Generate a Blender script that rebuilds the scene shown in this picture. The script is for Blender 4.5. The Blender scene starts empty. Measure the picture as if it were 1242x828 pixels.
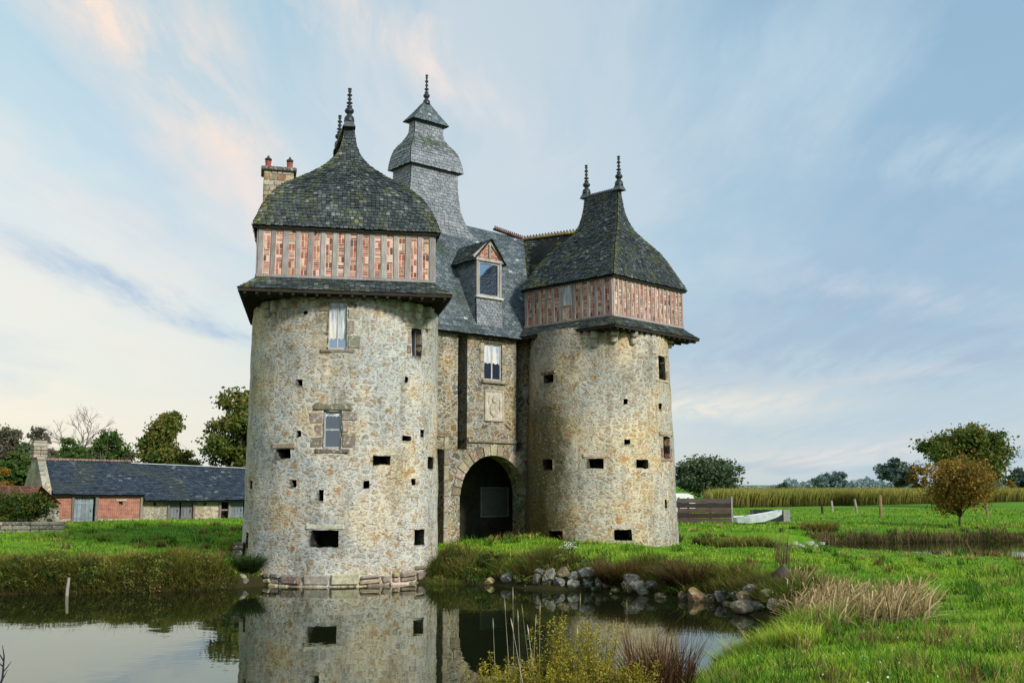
import bpy, bmesh, math, random
import numpy as np
from mathutils import Vector, Matrix, noise

C = bpy.context.scene.collection
SC = bpy.context.scene
PI = math.pi

# ------------------------------------------------------------------ camera
TH = math.radians(8.015)
CH = 2.8
F = 1250.0
CT, ST = math.cos(TH), math.sin(TH)

def ray(px, py):
    dx = (px - 621) / F
    dy = (414 - py) / F
    return Vector((dx, CT - dy * ST, ST + dy * CT))
def at(px, py, Y):
    d = ray(px, py); t = Y / d.y
    return Vector((d.x * t, Y, CH + d.z * t))
def on_z(px, py, z=0.0):
    d = ray(px, py); t = (z - CH) / d.z
    return Vector((d.x * t, d.y * t, z))
def on_line(px, py, P, u):
    """hit of the ray with the vertical plane through P along u: (s, z)"""
    d = ray(px, py)
    # t*d.xy = P + s*u
    det = d.x * (-u[1]) + u[0] * d.y
    t = (P[0] * (-u[1]) + u[0] * P[1]) / det
    s = (d.x * t - P[0]) * u[0] + (d.y * t - P[1]) * u[1]
    return s, CH + d.z * t

# ------------------------------------------------------------------ node helpers
def material(name):
    m = bpy.data.materials.new(name); m.use_nodes = True
    nt = m.node_tree
    return m, nt, nt.nodes['Principled BSDF'], nt.nodes['Material Output']
def nd(nt, typ, props=None, **inp):
    n = nt.nodes.new('ShaderNode' + typ)
    for k, v in (props or {}).items(): setattr(n, k, v)
    for k, v in inp.items():
        s = n.inputs[k.replace('_', ' ')]
        if isinstance(v, bpy.types.NodeSocket): nt.links.new(v, s)
        else: s.default_value = v
    return n
def put(nt, sock, v):
    if isinstance(v, bpy.types.NodeSocket): nt.links.new(v, sock)
    else: sock.default_value = v
def rgba(c): return (c[0], c[1], c[2], 1.0)
def mix(nt, fac, a, b, blend='MIX'):
    n = nt.nodes.new('ShaderNodeMix'); n.data_type = 'RGBA'; n.blend_type = blend
    ids = {s.identifier: s for s in n.inputs}
    put(nt, ids['Factor_Float'], fac)
    put(nt, ids['A_Color'], a if isinstance(a, bpy.types.NodeSocket) else rgba(a))
    put(nt, ids['B_Color'], b if isinstance(b, bpy.types.NodeSocket) else rgba(b))
    return [s for s in n.outputs if s.identifier == 'Result_Color'][0]
def mth(nt, op, a, b=0.0, clamp=False):
    n = nt.nodes.new('ShaderNodeMath'); n.operation = op; n.use_clamp = clamp
    put(nt, n.inputs[0], a); put(nt, n.inputs[1], b)
    return n.outputs[0]
def ramp(nt, fac, stops, interp='LINEAR'):
    n = nt.nodes.new('ShaderNodeValToRGB'); cr = n.color_ramp; cr.interpolation = interp
    while len(cr.elements) < len(stops): cr.elements.new(0.5)
    for e, (p, c) in zip(cr.elements, stops):
        e.position = p
        e.color = rgba(c) if not isinstance(c, (int, float)) else (c, c, c, 1)
    put(nt, n.inputs[0], fac)
    return n.outputs[0]
def noise_tex(nt, vec, scale, detail=4.0, rough=0.55):
    n = nd(nt, 'TexNoise', None, Scale=scale, Detail=detail, Roughness=rough)
    if vec is not None: nt.links.new(vec, n.inputs['Vector'])
    return n.outputs['Fac']
def mapping(nt, vec, scale, loc=(0, 0, 0), rot=(0, 0, 0)):
    n = nt.nodes.new('ShaderNodeMapping'); nt.links.new(vec, n.inputs['Vector'])
    n.inputs['Scale'].default_value = scale; n.inputs['Location'].default_value = loc; n.inputs['Rotation'].default_value = rot
    return n.outputs[0]
def bump(nt, h, strength, dist, nrm=None):
    n = nt.nodes.new('ShaderNodeBump'); n.inputs['Strength'].default_value = strength
    n.inputs['Distance'].default_value = dist; nt.links.new(h, n.inputs['Height'])
    if nrm is not None: nt.links.new(nrm, n.inputs['Normal'])
    return n.outputs[0]

# ------------------------------------------------------------------ materials
def rubble_material(name, palette, mortar, stone_scale=(3.3, 6.6), lichen=0.35, mortar_cover=0.5, dark=0.5, white=0.6, blend=0.0):
    """rubble masonry laid out in the wall's own UV metres"""
    m, nt, bs, out = material(name)
    uv = nd(nt, 'UVMap', {'uv_map': 'UVMap'}).outputs[0]
    nw = nd(nt, 'TexNoise', None, Scale=1.6, Detail=3.0)
    nt.links.new(uv, nw.inputs['Vector'])
    off = nt.nodes.new('ShaderNodeVectorMath'); off.operation = 'MULTIPLY_ADD'
    nt.links.new(nw.outputs['Color'], off.inputs[0]); off.inputs[1].default_value = (0.35, 0.2, 0); nt.links.new(uv, off.inputs[2])
    nw2 = nd(nt, 'TexNoise', None, Scale=9.0, Detail=4.0, Roughness=0.6); nt.links.new(uv, nw2.inputs['Vector'])
    off2 = nt.nodes.new('ShaderNodeVectorMath'); off2.operation = 'MULTIPLY_ADD'
    nt.links.new(nw2.outputs['Color'], off2.inputs[0]); off2.inputs[1].default_value = (0.12, 0.09, 0); nt.links.new(off.outputs[0], off2.inputs[2]); off = off2
    mp = mapping(nt, off.outputs[0], (stone_scale[0], stone_scale[1], 1))
    v1 = nd(nt, 'TexVoronoi', {'feature': 'F1', 'voronoi_dimensions': '2D'}, Vector=mp, Scale=1.0, Randomness=0.85)
    ve = nd(nt, 'TexVoronoi', {'feature': 'DISTANCE_TO_EDGE', 'voronoi_dimensions': '2D'}, Vector=mp, Scale=1.0, Randomness=0.85)
    # second, smaller stones
    mp2 = mapping(nt, off.outputs[0], (stone_scale[0] * 2.1, stone_scale[1] * 2.0, 1), (3.3, 7.1, 0))
    v2 = nd(nt, 'TexVoronoi', {'feature': 'F1', 'voronoi_dimensions': '2D'}, Vector=mp2, Scale=1.0, Randomness=0.9)
    ve2 = nd(nt, 'TexVoronoi', {'feature': 'DISTANCE_TO_EDGE', 'voronoi_dimensions': '2D'}, Vector=mp2, Scale=1.0, Randomness=0.9)
    sel = ramp(nt, noise_tex(nt, uv, 0.9, 2.0), [(0.48, 0.0), (0.54, 1.0)])
    sep = nd(nt, 'SeparateColor', None, Color=v1.outputs['Color'])
    sep2 = nd(nt, 'SeparateColor', None, Color=v2.outputs['Color'])
    n = len(palette)
    st1 = ramp(nt, sep.outputs[0], [((i + 0.0) / n, c) for i, c in enumerate(palette)], 'CONSTANT')
    st2 = ramp(nt, sep2.outputs[1], [((i + 0.0) / n, c) for i, c in enumerate(palette)], 'CONSTANT')
    st = mix(nt, sel, st1, st2)
    val = mix(nt, sel, sep.outputs[2], sep2.outputs[2])
    st = mix(nt, 0.5, st, ramp(nt, val, [(0, 0.4), (1, 1.4)]), 'MULTIPLY')
    edge = mix(nt, sel, ve.outputs['Distance'], mth(nt, 'MULTIPLY', ve2.outputs['Distance'], 0.8))
    fine = noise_tex(nt, uv, 22.0, 6.0, 0.7)
    mid = noise_tex(nt, uv, 5.0, 5.0, 0.65)
    st = mix(nt, 0.85, st, ramp(nt, fine, [(0.28, 0.4), (0.68, 1.35)]), 'MULTIPLY')
    # mortar: joints widened unevenly, smeared over the faces in places
    smear = ramp(nt, mid, [(0.34, 0.0), (0.70, 0.30 * mortar_cover)])
    ed = mth(nt, 'SUBTRACT', edge, smear)
    jm = ramp(nt, ed, [(0.0, 1.0), (0.09, 0.0)])
    mcol = mix(nt, 0.8, mortar, ramp(nt, noise_tex(nt, uv, 9.0, 6.0, 0.7), [(0.25, 0.5), (0.75, 1.25)]), 'MULTIPLY')
    col = mix(nt, jm, st, mcol)
    # thin shadow line where stone meets joint
    crack = ramp(nt, ed, [(0.03, 0.0), (0.07, 1.0), (0.14, 0.0)])
    col = mix(nt, blend, col, mix(nt, ramp(nt, noise_tex(nt, mapping(nt, uv, (0.8, 1.6, 1)), 7.0, 7.0, 0.75), [(0.35, 1.0), (0.62, 0.0)]), mortar, (mortar[0] * 0.62, mortar[1] * 0.58, mortar[2] * 0.50)))
    crack = mth(nt, 'MULTIPLY', crack, ramp(nt, noise_tex(nt, uv, 3.3, 3.0), [(0.40, 0.0), (0.56, 1.0)]))
    col = mix(nt, mth(nt, 'MULTIPLY', crack, 0.95), col, (0.05, 0.04, 0.03))
    # pits
    pit = ramp(nt, noise_tex(nt, mapping(nt, uv, (0.7, 1.5, 1)), 13.0, 4.0, 0.65), [(0.35, 1.0), (0.43, 0.0)])
    col = mix(nt, mth(nt, 'MULTIPLY', pit, 0.8), col, (0.04, 0.035, 0.025))
    # orange / ochre lichen in clumps
    lf = mth(nt, 'MULTIPLY', ramp(nt, noise_tex(nt, uv, 0.55, 3.0), [(0.36, 0.3), (0.58, 1.0)]),
             ramp(nt, noise_tex(nt, mapping(nt, uv, (1, 1, 1), (9, 4, 0)), 3.8, 5.0, 0.65), [(0.535, 0.0), (0.63, 1.0)]))
    col = mix(nt, mth(nt, 'MULTIPLY', lf, lichen), col, mix(nt, mid, (0.24, 0.09, 0.012), (0.46, 0.27, 0.06)))
    # white lichen specks
    wl = ramp(nt, noise_tex(nt, mapping(nt, uv, (1, 1, 1), (2, 8, 0)), 13.0, 3.0, 0.6), [(0.64 - 0.06 * white, 0.0), (0.70 - 0.05 * white, 1.0)])
    # dark weathering and passage shade from the painted-in attribute 'stain', broken up by noise
    sa = nd(nt, 'Attribute', {'attribute_name': 'stain'}).outputs['Fac']
    sn = noise_tex(nt, uv, 2.6, 6.0, 0.7)
    sf = ramp(nt, mth(nt, 'ADD', mth(nt, 'MULTIPLY', sa, 1.0), mth(nt, 'SUBTRACT', sn, 0.5)), [(0.35, 0.0), (0.75, 1.0)])
    dk = mix(nt, noise_tex(nt, uv, 7.0, 4.0), (0.022, 0.022, 0.012), (0.15, 0.11, 0.035))
    col = mix(nt, mth(nt, 'MULTIPLY', sf, 0.9), col, mix(nt, 0.40, dk, mix(nt, 1.0, col, (0.42, 0.40, 0.30), 'MULTIPLY')))
    col = mix(nt, mth(nt, 'MULTIPLY', wl, white), col, (0.64, 0.64, 0.58))
    # broad tone changes
    col = mix(nt, 0.75, col, ramp(nt, noise_tex(nt, mapping(nt, uv, (1, 1, 1), (4, 2, 0)), 0.42, 4.0, 0.6), [(0.36, (0.72, 0.80, 0.86)), (0.5, (1, 1, 0.97)), (0.62, (1.10, 0.93, 0.62))]), 'MULTIPLY')
    dstr = ramp(nt, noise_tex(nt, mapping(nt, uv, (1.0, 0.28, 1), (1, 3, 0)), 1.1, 6.0, 0.7), [(0.50, 0.0), (0.70, 1.0)])
    col = mix(nt, mth(nt, 'MULTIPLY', dstr, 0.75), col, mix(nt, 1.0, col, (0.36, 0.345, 0.29), 'MULTIPLY'))
    col = mix(nt, dark, col, ramp(nt, noise_tex(nt, uv, 0.35, 3.0), [(0.3, 0.55), (0.7, 1.2)]), 'MULTIPLY')
    nt.links.new(col, bs.inputs['Base Color'])
    bs.inputs['Roughness'].default_value = 0.92
    bs.inputs['Specular IOR Level'].default_value = 0.2
    hgt = mth(nt, 'ADD', mth(nt, 'MULTIPLY', ramp(nt, ed, [(0.0, 0.0), (0.16, 0.7)]), 1.0), mth(nt, 'MULTIPLY', fine, 1.1))
    hgt = mth(nt, 'ADD', hgt, mth(nt, 'MULTIPLY', mid, 0.8))
    nt.links.new(bump(nt, hgt, 0.75, 0.022), bs.inputs['Normal'])
    return m

def tinted_material(name, rough=0.8, spec=0.3, scale=9.0, amount=0.5, bump_s=0.4, bump_d=0.01, speck=None, grain=None):
    """colour from the face attribute rgb, weathered with noise"""
    m, nt, bs, out = material(name)
    a = nd(nt, 'Attribute', {'attribute_name': 'rgb'}).outputs['Color']
    tc = nd(nt, 'TexCoord').outputs['Object']
    vec = mapping(nt, tc, grain) if grain else tc
    n1 = noise_tex(nt, vec, scale, 6.0, 0.65)
    n2 = noise_tex(nt, tc, scale * 0.23, 3.0)
    col = mix(nt, amount, a, ramp(nt, n1, [(0.25, 0.35), (0.75, 1.5)]), 'MULTIPLY')
    col = mix(nt, amount, col, ramp(nt, n2, [(0.3, 0.65), (0.7, 1.25)]), 'MULTIPLY')
    if speck:
        for (c, sc, lo, hi, k) in speck:
            f = ramp(nt, noise_tex(nt, tc, sc, 4.0, 0.6), [(lo, 0.0), (hi, 1.0)])
            col = mix(nt, mth(nt, 'MULTIPLY', f, k), col, c)
    nt.links.new(col, bs.inputs['Base Color'])
    bs.inputs['Roughness'].default_value = rough
    bs.inputs['Specular IOR Level'].default_value = spec
    nt.links.new(bump(nt, n1, bump_s, bump_d), bs.inputs['Normal'])
    return m

M = {}
pale = [(0.62, 0.57, 0.46), (0.52, 0.50, 0.43), (0.46, 0.44, 0.39), (0.64, 0.56, 0.40), (0.48, 0.39, 0.27), (0.58, 0.55, 0.48), (0.38, 0.37, 0.33), (0.56, 0.42, 0.22), (0.63, 0.60, 0.51), (0.40, 0.28, 0.19), (0.55, 0.53, 0.49)]
darker = [(0.24, 0.20, 0.14), (0.32, 0.27, 0.19), (0.19, 0.14, 0.10), (0.38, 0.34, 0.26), (0.28, 0.20, 0.12), (0.21, 0.19, 0.15), (0.34, 0.24, 0.12), (0.42, 0.39, 0.33)]
warm = [(0.47, 0.43, 0.35), (0.52, 0.48, 0.39), (0.38, 0.36, 0.31), (0.50, 0.41, 0.27), (0.42, 0.34, 0.25), (0.56, 0.53, 0.45), (0.32, 0.29, 0.24), (0.42, 0.27, 0.20)]
M['rubble'] = rubble_material('pale_rubble', pale, (0.66, 0.65, 0.59), lichen=0.8, mortar_cover=1.0, dark=0.45, white=0.7, blend=0.42)
M['rubble_warm'] = rubble_material('warm_rubble', warm, (0.64, 0.60, 0.51), (3.2, 6.0), lichen=0.8, mortar_cover=0.9, dark=0.5, white=0.7, blend=0.45)
M['rubble_dark'] = rubble_material('dark_rubble', darker, (0.43, 0.41, 0.34), (2.8, 4.8), lichen=0.6, mortar_cover=0.7, dark=0.7, white=1.0)
M['barn_stone'] = rubble_material('barn_rubble', warm, (0.55, 0.48, 0.36), (2.0, 3.2), lichen=0.4, mortar_cover=0.8, dark=0.4)
M['shade_dark'] = tinted_material('shade_dark_stone', 0.95, 0.1, 6.0, 0.7, 0.8, 0.03)  # near-black stone, shade of recesses and passage put into its colour
LW = ((0.52, 0.53, 0.47), 11.0, 0.56, 0.66, 0.65)
LO = ((0.38, 0.22, 0.04), 5.0, 0.62, 0.72, 0.45)
M['block'] = tinted_material('weathered_granite', 0.9, 0.2, 11.0, 0.6, 0.6, 0.03, [LW, LO])
M['rock'] = tinted_material('bank_rock', 0.85, 0.25, 6.0, 0.7, 0.8, 0.05, [((0.30, 0.30, 0.08), 3.0, 0.56, 0.7, 0.5), LW])
M['slate'] = tinted_material('slate', 0.55, 0.45, 12.0, 0.55, 0.4, 0.01)
M['slate_mossy'] = tinted_material('mossy_slate', 0.75, 0.3, 10.0, 0.7, 0.6, 0.02, [((0.10, 0.12, 0.02), 2.2, 0.55, 0.72, 0.55), ((0.36, 0.40, 0.36), 17.0, 0.66, 0.71, 0.6)])
M['brick'] = tinted_material('old_brick', 0.9, 0.2, 24.0, 0.5, 0.4, 0.006)
M['wood'] = tinted_material('weathered_timber', 0.85, 0.2, 9.0, 0.6, 0.5, 0.008, None, (3.0, 3.0, 0.35))
M['plank'] = tinted_material('old_planks', 0.85, 0.2, 5.0, 0.75, 0.5, 0.01, None, (0.5, 0.5, 4.0))
M['iron'] = tinted_material('dark_lead', 0.5, 0.5, 9.0, 0.5, 0.3, 0.005)
M['plain'] = tinted_material('painted_board', 0.6, 0.35, 4.0, 0.35, 0.2, 0.004)
M['bark'] = tinted_material('bark', 0.95, 0.15, 5.0, 0.7, 0.8, 0.03, None, (1, 1, 0.3))

def leaf_material():
    m, nt, bs, out = material('foliage')
    a = nd(nt, 'Attribute', {'attribute_name': 'rgb'}).outputs['Color']
    nt.links.new(a, bs.inputs['Base Color'])
    bs.inputs['Roughness'].default_value = 0.65
    bs.inputs['Specular IOR Level'].default_value = 0.2
    tr = nd(nt, 'BsdfTranslucent', None, Color=mix(nt, 1.0, a, (1.1, 1.1, 0.6), 'MULTIPLY'))
    ms = nd(nt, 'MixShader', None, Fac=0.3)
    nt.links.new(bs.outputs[0], ms.inputs[1]); nt.links.new(tr.outputs[0], ms.inputs[2])
    nt.links.new(ms.outputs[0], out.inputs[0])
    return m
M['leaf'] = leaf_material()

def glass_material(name, refl):
    m, nt, bs, out = material(name)
    bs.inputs['Base Color'].default_value = (0.012, 0.022, 0.05, 1)
    bs.inputs['Roughness'].default_value = 0.04
    bs.inputs['IOR'].default_value = 1.6
    bs.inputs['Specular IOR Level'].default_value = 0.9
    tc = nd(nt, 'TexCoord').outputs['Object']
    nb = bump(nt, noise_tex(nt, tc, 2.2, 1.0), 0.07, 0.05)
    nt.links.new(nb, bs.inputs['Normal'])
    gl = nd(nt, 'BsdfGlossy', None, Color=(0.62, 0.78, 0.95, 1), Roughness=0.03, Normal=nb)
    ms = nd(nt, 'MixShader', None, Fac=refl)
    nt.links.new(bs.outputs[0], ms.inputs[1]); nt.links.new(gl.outputs[0], ms.inputs[2]); nt.links.new(ms.outputs[0], out.inputs[0])
    return m
M['glass'] = glass_material('window_glass', 0.10); M['glass_bright'] = glass_material('sky_reflecting_glass', 0.55)

def cloth_material():
    m, nt, bs, out = material('curtain_cloth')
    tc = nd(nt, 'TexCoord').outputs['Object']
    n = noise_tex(nt, mapping(nt, tc, (6, 6, 1.3)), 1.2, 3.0)
    nt.links.new(ramp(nt, n, [(0.3, (0.16, 0.24, 0.36)), (0.55, (0.60, 0.62, 0.60)), (0.75, (0.68, 0.62, 0.52))]), bs.inputs['Base Color'])
    bs.inputs['Roughness'].default_value = 0.8
    return m
M['cloth'] = cloth_material()

def water_material():
    m, nt, bs, out = material('still_water')
    nt.nodes.remove(bs)
    tc = nd(nt, 'TexCoord').outputs['Object']
    h = mth(nt, 'ADD', noise_tex(nt, mapping(nt, tc, (1, 1, 1)), 1.3, 2.0), mth(nt, 'MULTIPLY', noise_tex(nt, tc, 6.0, 2.0), 0.12))
    nb = bump(nt, h, 0.05, 0.05)
    gl = nd(nt, 'BsdfGlossy', None, Color=(0.92, 0.95, 0.88, 1), Roughness=0.015, Normal=nb)
    df = nd(nt, 'BsdfDiffuse', None, Color=(0.012, 0.016, 0.006, 1))
    fr = nd(nt, 'Fresnel', None, IOR=2.7, Normal=nb)
    ms = nd(nt, 'MixShader', None, Fac=fr.outputs[0])
    nt.links.new(df.outputs[0], ms.inputs[1]); nt.links.new(gl.outputs[0], ms.inputs[2])
    nt.links.new(ms.outputs[0], out.inputs[0])
    return m
M['water'] = water_material()

def ground_material():
    m, nt, bs, out = material('meadow_ground')
    tc = nd(nt, 'TexCoord').outputs['Object']
    n1 = noise_tex(nt, tc, 0.18, 5.0, 0.6)
    n2 = noise_tex(nt, mapping(nt, tc, (1, 1, 1)), 3.0, 6.0, 0.7)
    g = ramp(nt, n1, [(0.3, (0.045, 0.13, 0.008)), (0.5, (0.10, 0.24, 0.012)), (0.7, (0.18, 0.28, 0.02))])
    g = mix(nt, 0.6, g, ramp(nt, n2, [(0.3, 0.5), (0.7, 1.3)]), 'MULTIPLY')
    b = nd(nt, 'Attribute', {'attribute_name': 'bank'}).outputs['Fac']
    mud = mix(nt, n2, (0.018, 0.014, 0.006), (0.05, 0.045, 0.015))
    nt.links.new(mix(nt, b, g, mud), bs.inputs['Base Color'])
    bs.inputs['Roughness'].default_value = 0.95
    bs.inputs['Specular IOR Level'].default_value = 0.1
    nt.links.new(bump(nt, n2, 0.6, 0.06), bs.inputs['Normal'])
    return m
M['ground'] = ground_material()

# ------------------------------------------------------------------ object helpers
ROOTLOC = {}
def link(name, me, mats, parent=None):
    o = bpy.data.objects.new(name, me); C.objects.link(o)
    for m in (mats if isinstance(mats, (list, tuple)) else [mats]): me.materials.append(M[m])
    if parent is not None:
        o.parent = parent
        r = parent
        while r.parent is not None: r = r.parent
        if r.type == 'EMPTY': me.transform(Matrix.Translation(-r.location))
        elif r is not parent or True:
            me.transform(Matrix.Translation(-r.location))
    return o
def set_origin(o):
    """move a lone mesh's origin to the middle of its foot"""
    co = np.empty(len(o.data.vertices) * 3); o.data.vertices.foreach_get('co', co); co = co.reshape(-1, 3)
    p = Vector(((co[:, 0].min() + co[:, 0].max()) / 2, (co[:, 1].min() + co[:, 1].max()) / 2, co[:, 2].min()))
    o.data.transform(Matrix.Translation(-p)); o.location = p
    return o
def tag(o, label=None, cat=None, group=None, kind=None):
    if label: o['label'] = label
    if cat: o['category'] = cat
    if group: o['group'] = group
    if kind: o['kind'] = kind
    return o
def thing(name, label, cat, loc, group=None):
    o = bpy.data.objects.new(name, None); C.objects.link(o); o.location = loc
    o.empty_display_size = 0.3
    return tag(o, label, cat, group)

class MB:
    def __init__(s): s.v = []; s.f = []; s.c = []; s.m = []; s.uv = {}; s.st = {}
    def add(s, vs, fs, col=(0.5, 0.5, 0.5), mat=0):
        b = len(s.v); s.v.extend([tuple(p) for p in vs])
        for f in fs: s.f.append([b + i for i in f]); s.c.append(col); s.m.append(mat)
        return b
    def quad(s, a, b, c, d, col=(0.5, 0.5, 0.5), mat=0): return s.add([a, b, c, d], [(0, 1, 2, 3)], col, mat)
    def box(s, c, ax, ay, az, col=(0.5, 0.5, 0.5), mat=0, bev=0.0):
        """oriented box: centre and three half-axis vectors"""
        c = Vector(c); ax = Vector(ax); ay = Vector(ay); az = Vector(az)
        if bev <= 0:
            vs = [c + ax * i + ay * j + az * k for i in (-1, 1) for j in (-1, 1) for k in (-1, 1)]
            s.add(vs, [(0, 1, 3, 2), (4, 6, 7, 5), (0, 4, 5, 1), (2, 3, 7, 6), (0, 2, 6, 4), (1, 5, 7, 3)], col, mat)
            return
        vs = []
        L = (ax.length, ay.length, az.length)
        bx, by, bz = [max(0.05, 1 - bev / max(l, 1e-5)) for l in L]
        idx = {}
        for i in (-1, 1):
            for j in (-1, 1):
                for k in (-1, 1):
                    idx[(i, j, k, 0)] = len(vs); vs.append(c + ax * i + ay * j * by + az * k * bz)
                    idx[(i, j, k, 1)] = len(vs); vs.append(c + ax * i * bx + ay * j + az * k * bz)
                    idx[(i, j, k, 2)] = len(vs); vs.append(c + ax * i * bx + ay * j * by + az * k)
        fs = []
        for i in (-1, 1):
            q = [(i, -1, -1, 0), (i, 1, -1, 0), (i, 1, 1, 0), (i, -1, 1, 0)]; fs.append([idx[t] for t in (q if i > 0 else q[::-1])])
            q = [(-1, i, -1, 1), (-1, i, 1, 1), (1, i, 1, 1), (1, i, -1, 1)]; fs.append([idx[t] for t in (q if i > 0 else q[::-1])])
            q = [(-1, -1, i, 2), (1, -1, i, 2), (1, 1, i, 2), (-1, 1, i, 2)]; fs.append([idx[t] for t in (q if i > 0 else q[::-1])])
            for j in (-1, 1):
                fs.append([idx[t] for t in ((i, j, -1, 0), (i, j, 1, 0), (i, j, 1, 1), (i, j, -1, 1))])
                fs.append([idx[t] for t in ((i, -1, j, 0), (i, 1, j, 0), (i, 1, j, 2), (i, -1, j, 2))])
                fs.append([idx[t] for t in ((-1, i, j, 1), (1, i, j, 1), (1, i, j, 2), (-1, i, j, 2))])
                for k in (-1, 1): fs.append([idx[(i, j, k, 0)], idx[(i, j, k, 1)], idx[(i, j, k, 2)]])
        s.add(vs, fs, col, mat)
    def tube(s, pts, rad, n=6, col=(0.5, 0.5, 0.5), mat=0, cap=True):
        pts = [Vector(p) for p in pts]
        rings = []
        for i, p in enumerate(pts):
            d = (pts[min(i + 1, len(pts) - 1)] - pts[max(i - 1, 0)]).normalized()
            a = d.orthogonal().normalized() if i == 0 else (a - d * a.dot(d)).normalized()
            b = d.cross(a)
            r = rad[i] if isinstance(rad, (list, tuple)) else rad
            rings.append([p + (a * math.cos(2 * PI * k / n) + b * math.sin(2 * PI * k / n)) * r for k in range(n)])
        vs = [q for r in rings for q in r]
        fs = [(i * n + k, i * n + (k + 1) % n, (i + 1) * n + (k + 1) % n, (i + 1) * n + k) for i in range(len(pts) - 1) for k in range(n)]
        if cap: fs += [tuple(range(n))[::-1], tuple((len(pts) - 1) * n + k for k in range(n))]
        s.add(vs, fs, col, mat)
    def lathe(s, c, prof, n=10, col=(0.5, 0.5, 0.5), mat=0):
        c = Vector(c)
        vs = [c + Vector((r * math.cos(2 * PI * k / n), r * math.sin(2 * PI * k / n), z)) for r, z in prof for k in range(n)]
        fs = [(i * n + k, i * n + (k + 1) % n, (i + 1) * n + (k + 1) % n, (i + 1) * n + k) for i in range(len(prof) - 1) for k in range(n)]
        s.add(vs, fs, col, mat)
    def build(s, name, mats, parent=None, smooth=False, fix=False):
        me = bpy.data.meshes.new(name)
        me.from_pydata(s.v, [], s.f)
        at_ = me.attributes.new('rgb', 'FLOAT_COLOR', 'FACE')
        arr = np.ones((len(s.f), 4), np.float32); arr[:, :3] = np.array(s.c, np.float32)
        at_.data.foreach_set('color', arr.ravel())
        me.polygons.foreach_set('material_index', np.array(s.m, np.int32))
        if s.uv:
            ul = me.uv_layers.new(name='UVMap')
            li = np.empty(len(me.loops), np.int32); me.loops.foreach_get('vertex_index', li)
            uva = np.zeros((len(s.v), 2), np.float32)
            for k, q in s.uv.items(): uva[k] = q
            ul.data.foreach_set('uv', uva[li].ravel())
        if s.st:
            sa = me.attributes.new('stain', 'FLOAT', 'POINT')
            a = np.zeros(len(s.v), np.float32)
            for k, q in s.st.items(): a[k] = q
            sa.data.foreach_set('value', a)
        if smooth: me.polygons.foreach_set('use_smooth', np.ones(len(s.f), bool))
        if fix:
            bm = bmesh.new(); bm.from_mesh(me); bmesh.ops.recalc_face_normals(bm, faces=bm.faces); bm.to_mesh(me); bm.free()
        me.update()
        return link(name, me, mats, parent)

def np_mesh(name, verts, quads=None, tris=None, rgb=None, mat='leaf', parent=None, smooth=False):
    me = bpy.data.meshes.new(name)
    nq = 0 if quads is None else len(quads); ntr = 0 if tris is None else len(tris)
    me.vertices.add(len(verts)); me.vertices.foreach_set('co', np.ascontiguousarray(verts, np.float32).ravel())
    loops = np.concatenate([x for x in ([quads.ravel()] if nq else []) + ([tris.ravel()] if ntr else [])]).astype(np.int32)
    me.loops.add(len(loops)); me.loops.foreach_set('vertex_index', loops)
    me.polygons.add(nq + ntr)
    ls = np.concatenate([np.arange(nq) * 4, nq * 4 + np.arange(ntr) * 3]).astype(np.int32)
    me.polygons.foreach_set('loop_start', ls)
    me.polygons.foreach_set('loop_total', np.concatenate([np.full(nq, 4), np.full(ntr, 3)]).astype(np.int32))
    if smooth: me.polygons.foreach_set('use_smooth', np.ones(nq + ntr, bool))
    if rgb is not None:
        a = me.attributes.new('rgb', 'FLOAT_COLOR', 'POINT')
        c = np.ones((len(verts), 4), np.float32); c[:, :3] = rgb
        a.data.foreach_set('color', c.ravel())
    me.update(calc_edges=True); me.validate()
    return link(name, me, mat, parent)

def jit(c, r, rng): 
    k = 1 + rng.uniform(-r, r)
    return tuple(max(0.0, x * k * (1 + rng.uniform(-r, r) * 0.3)) for x in c)
def lerp(a, b, t): return a + (b - a) * t
def lerpc(a, b, t): return tuple(x + (y - x) * t for x, y in zip(a, b))
def sstep(a, b, x):
    t = np.clip((x - a) / (b - a), 0, 1); return t * t * (3 - 2 * t)

# ------------------------------------------------------------------ terrain
def poly_sdf(P, x, y):
    """signed distance to a closed polygon, negative inside (numpy)"""
    x = np.asarray(x, float); y = np.asarray(y, float)
    d = np.full(x.shape, 1e9); inside = np.zeros(x.shape, bool)
    n = len(P)
    for i in range(n):
        ax, ay = P[i]; bx, by = P[(i + 1) % n]
        ex, ey = bx - ax, by - ay
        t = np.clip(((x - ax) * ex + (y - ay) * ey) / (ex * ex + ey * ey + 1e-12), 0, 1)
        d = np.minimum(d, np.hypot(x - ax - t * ex, y - ay - t * ey))
        c = ((ay > y) != (by > y)) & (x < ex * (y - ay) / (ey if abs(ey) > 1e-9 else 1e-9) + ax)
        inside ^= c
    return np.where(inside, -d, d)
zz = [(596, 709), (662, 715), (718, 717), (789, 723), (825, 727.5), (874, 731), (906, 745), (942, 752), (950, 764), (938, 779), (915, 797), (862, 814), (832, 834), (790, 870), (710, 905), (600, 925)]
SHORE = [tuple(on_z(a, b).xy) for a, b in zz]
POND = [(-60, 26.8), (-25, 27.4), (-14.1, 27.8), (-10, 28.1), (-8.3, 29.0), (-5.4, 31.8), (-2.5, 31.0)] + SHORE + [(-6, 10.8), (-20, 9.5), (-60, 8)]
MOAT = [(14.6, 51.5), (19, 53.5), (30, 55.5), (70, 58), (70, 38.5), (24, 40.0), (18.0, 44.0), (15.5, 48.0)]
def wob(x, y):
    return (np.sin(x * 1.3 + 0.7 * np.sin(y * 0.9)) * 0.5 + np.sin(y * 1.7 + x * 0.6) * 0.3 + np.sin(x * 3.1 - y * 2.3) * 0.2)
def sd1(x, y): return poly_sdf(POND, x, y) + 0.12 * wob(x, y)
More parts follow.
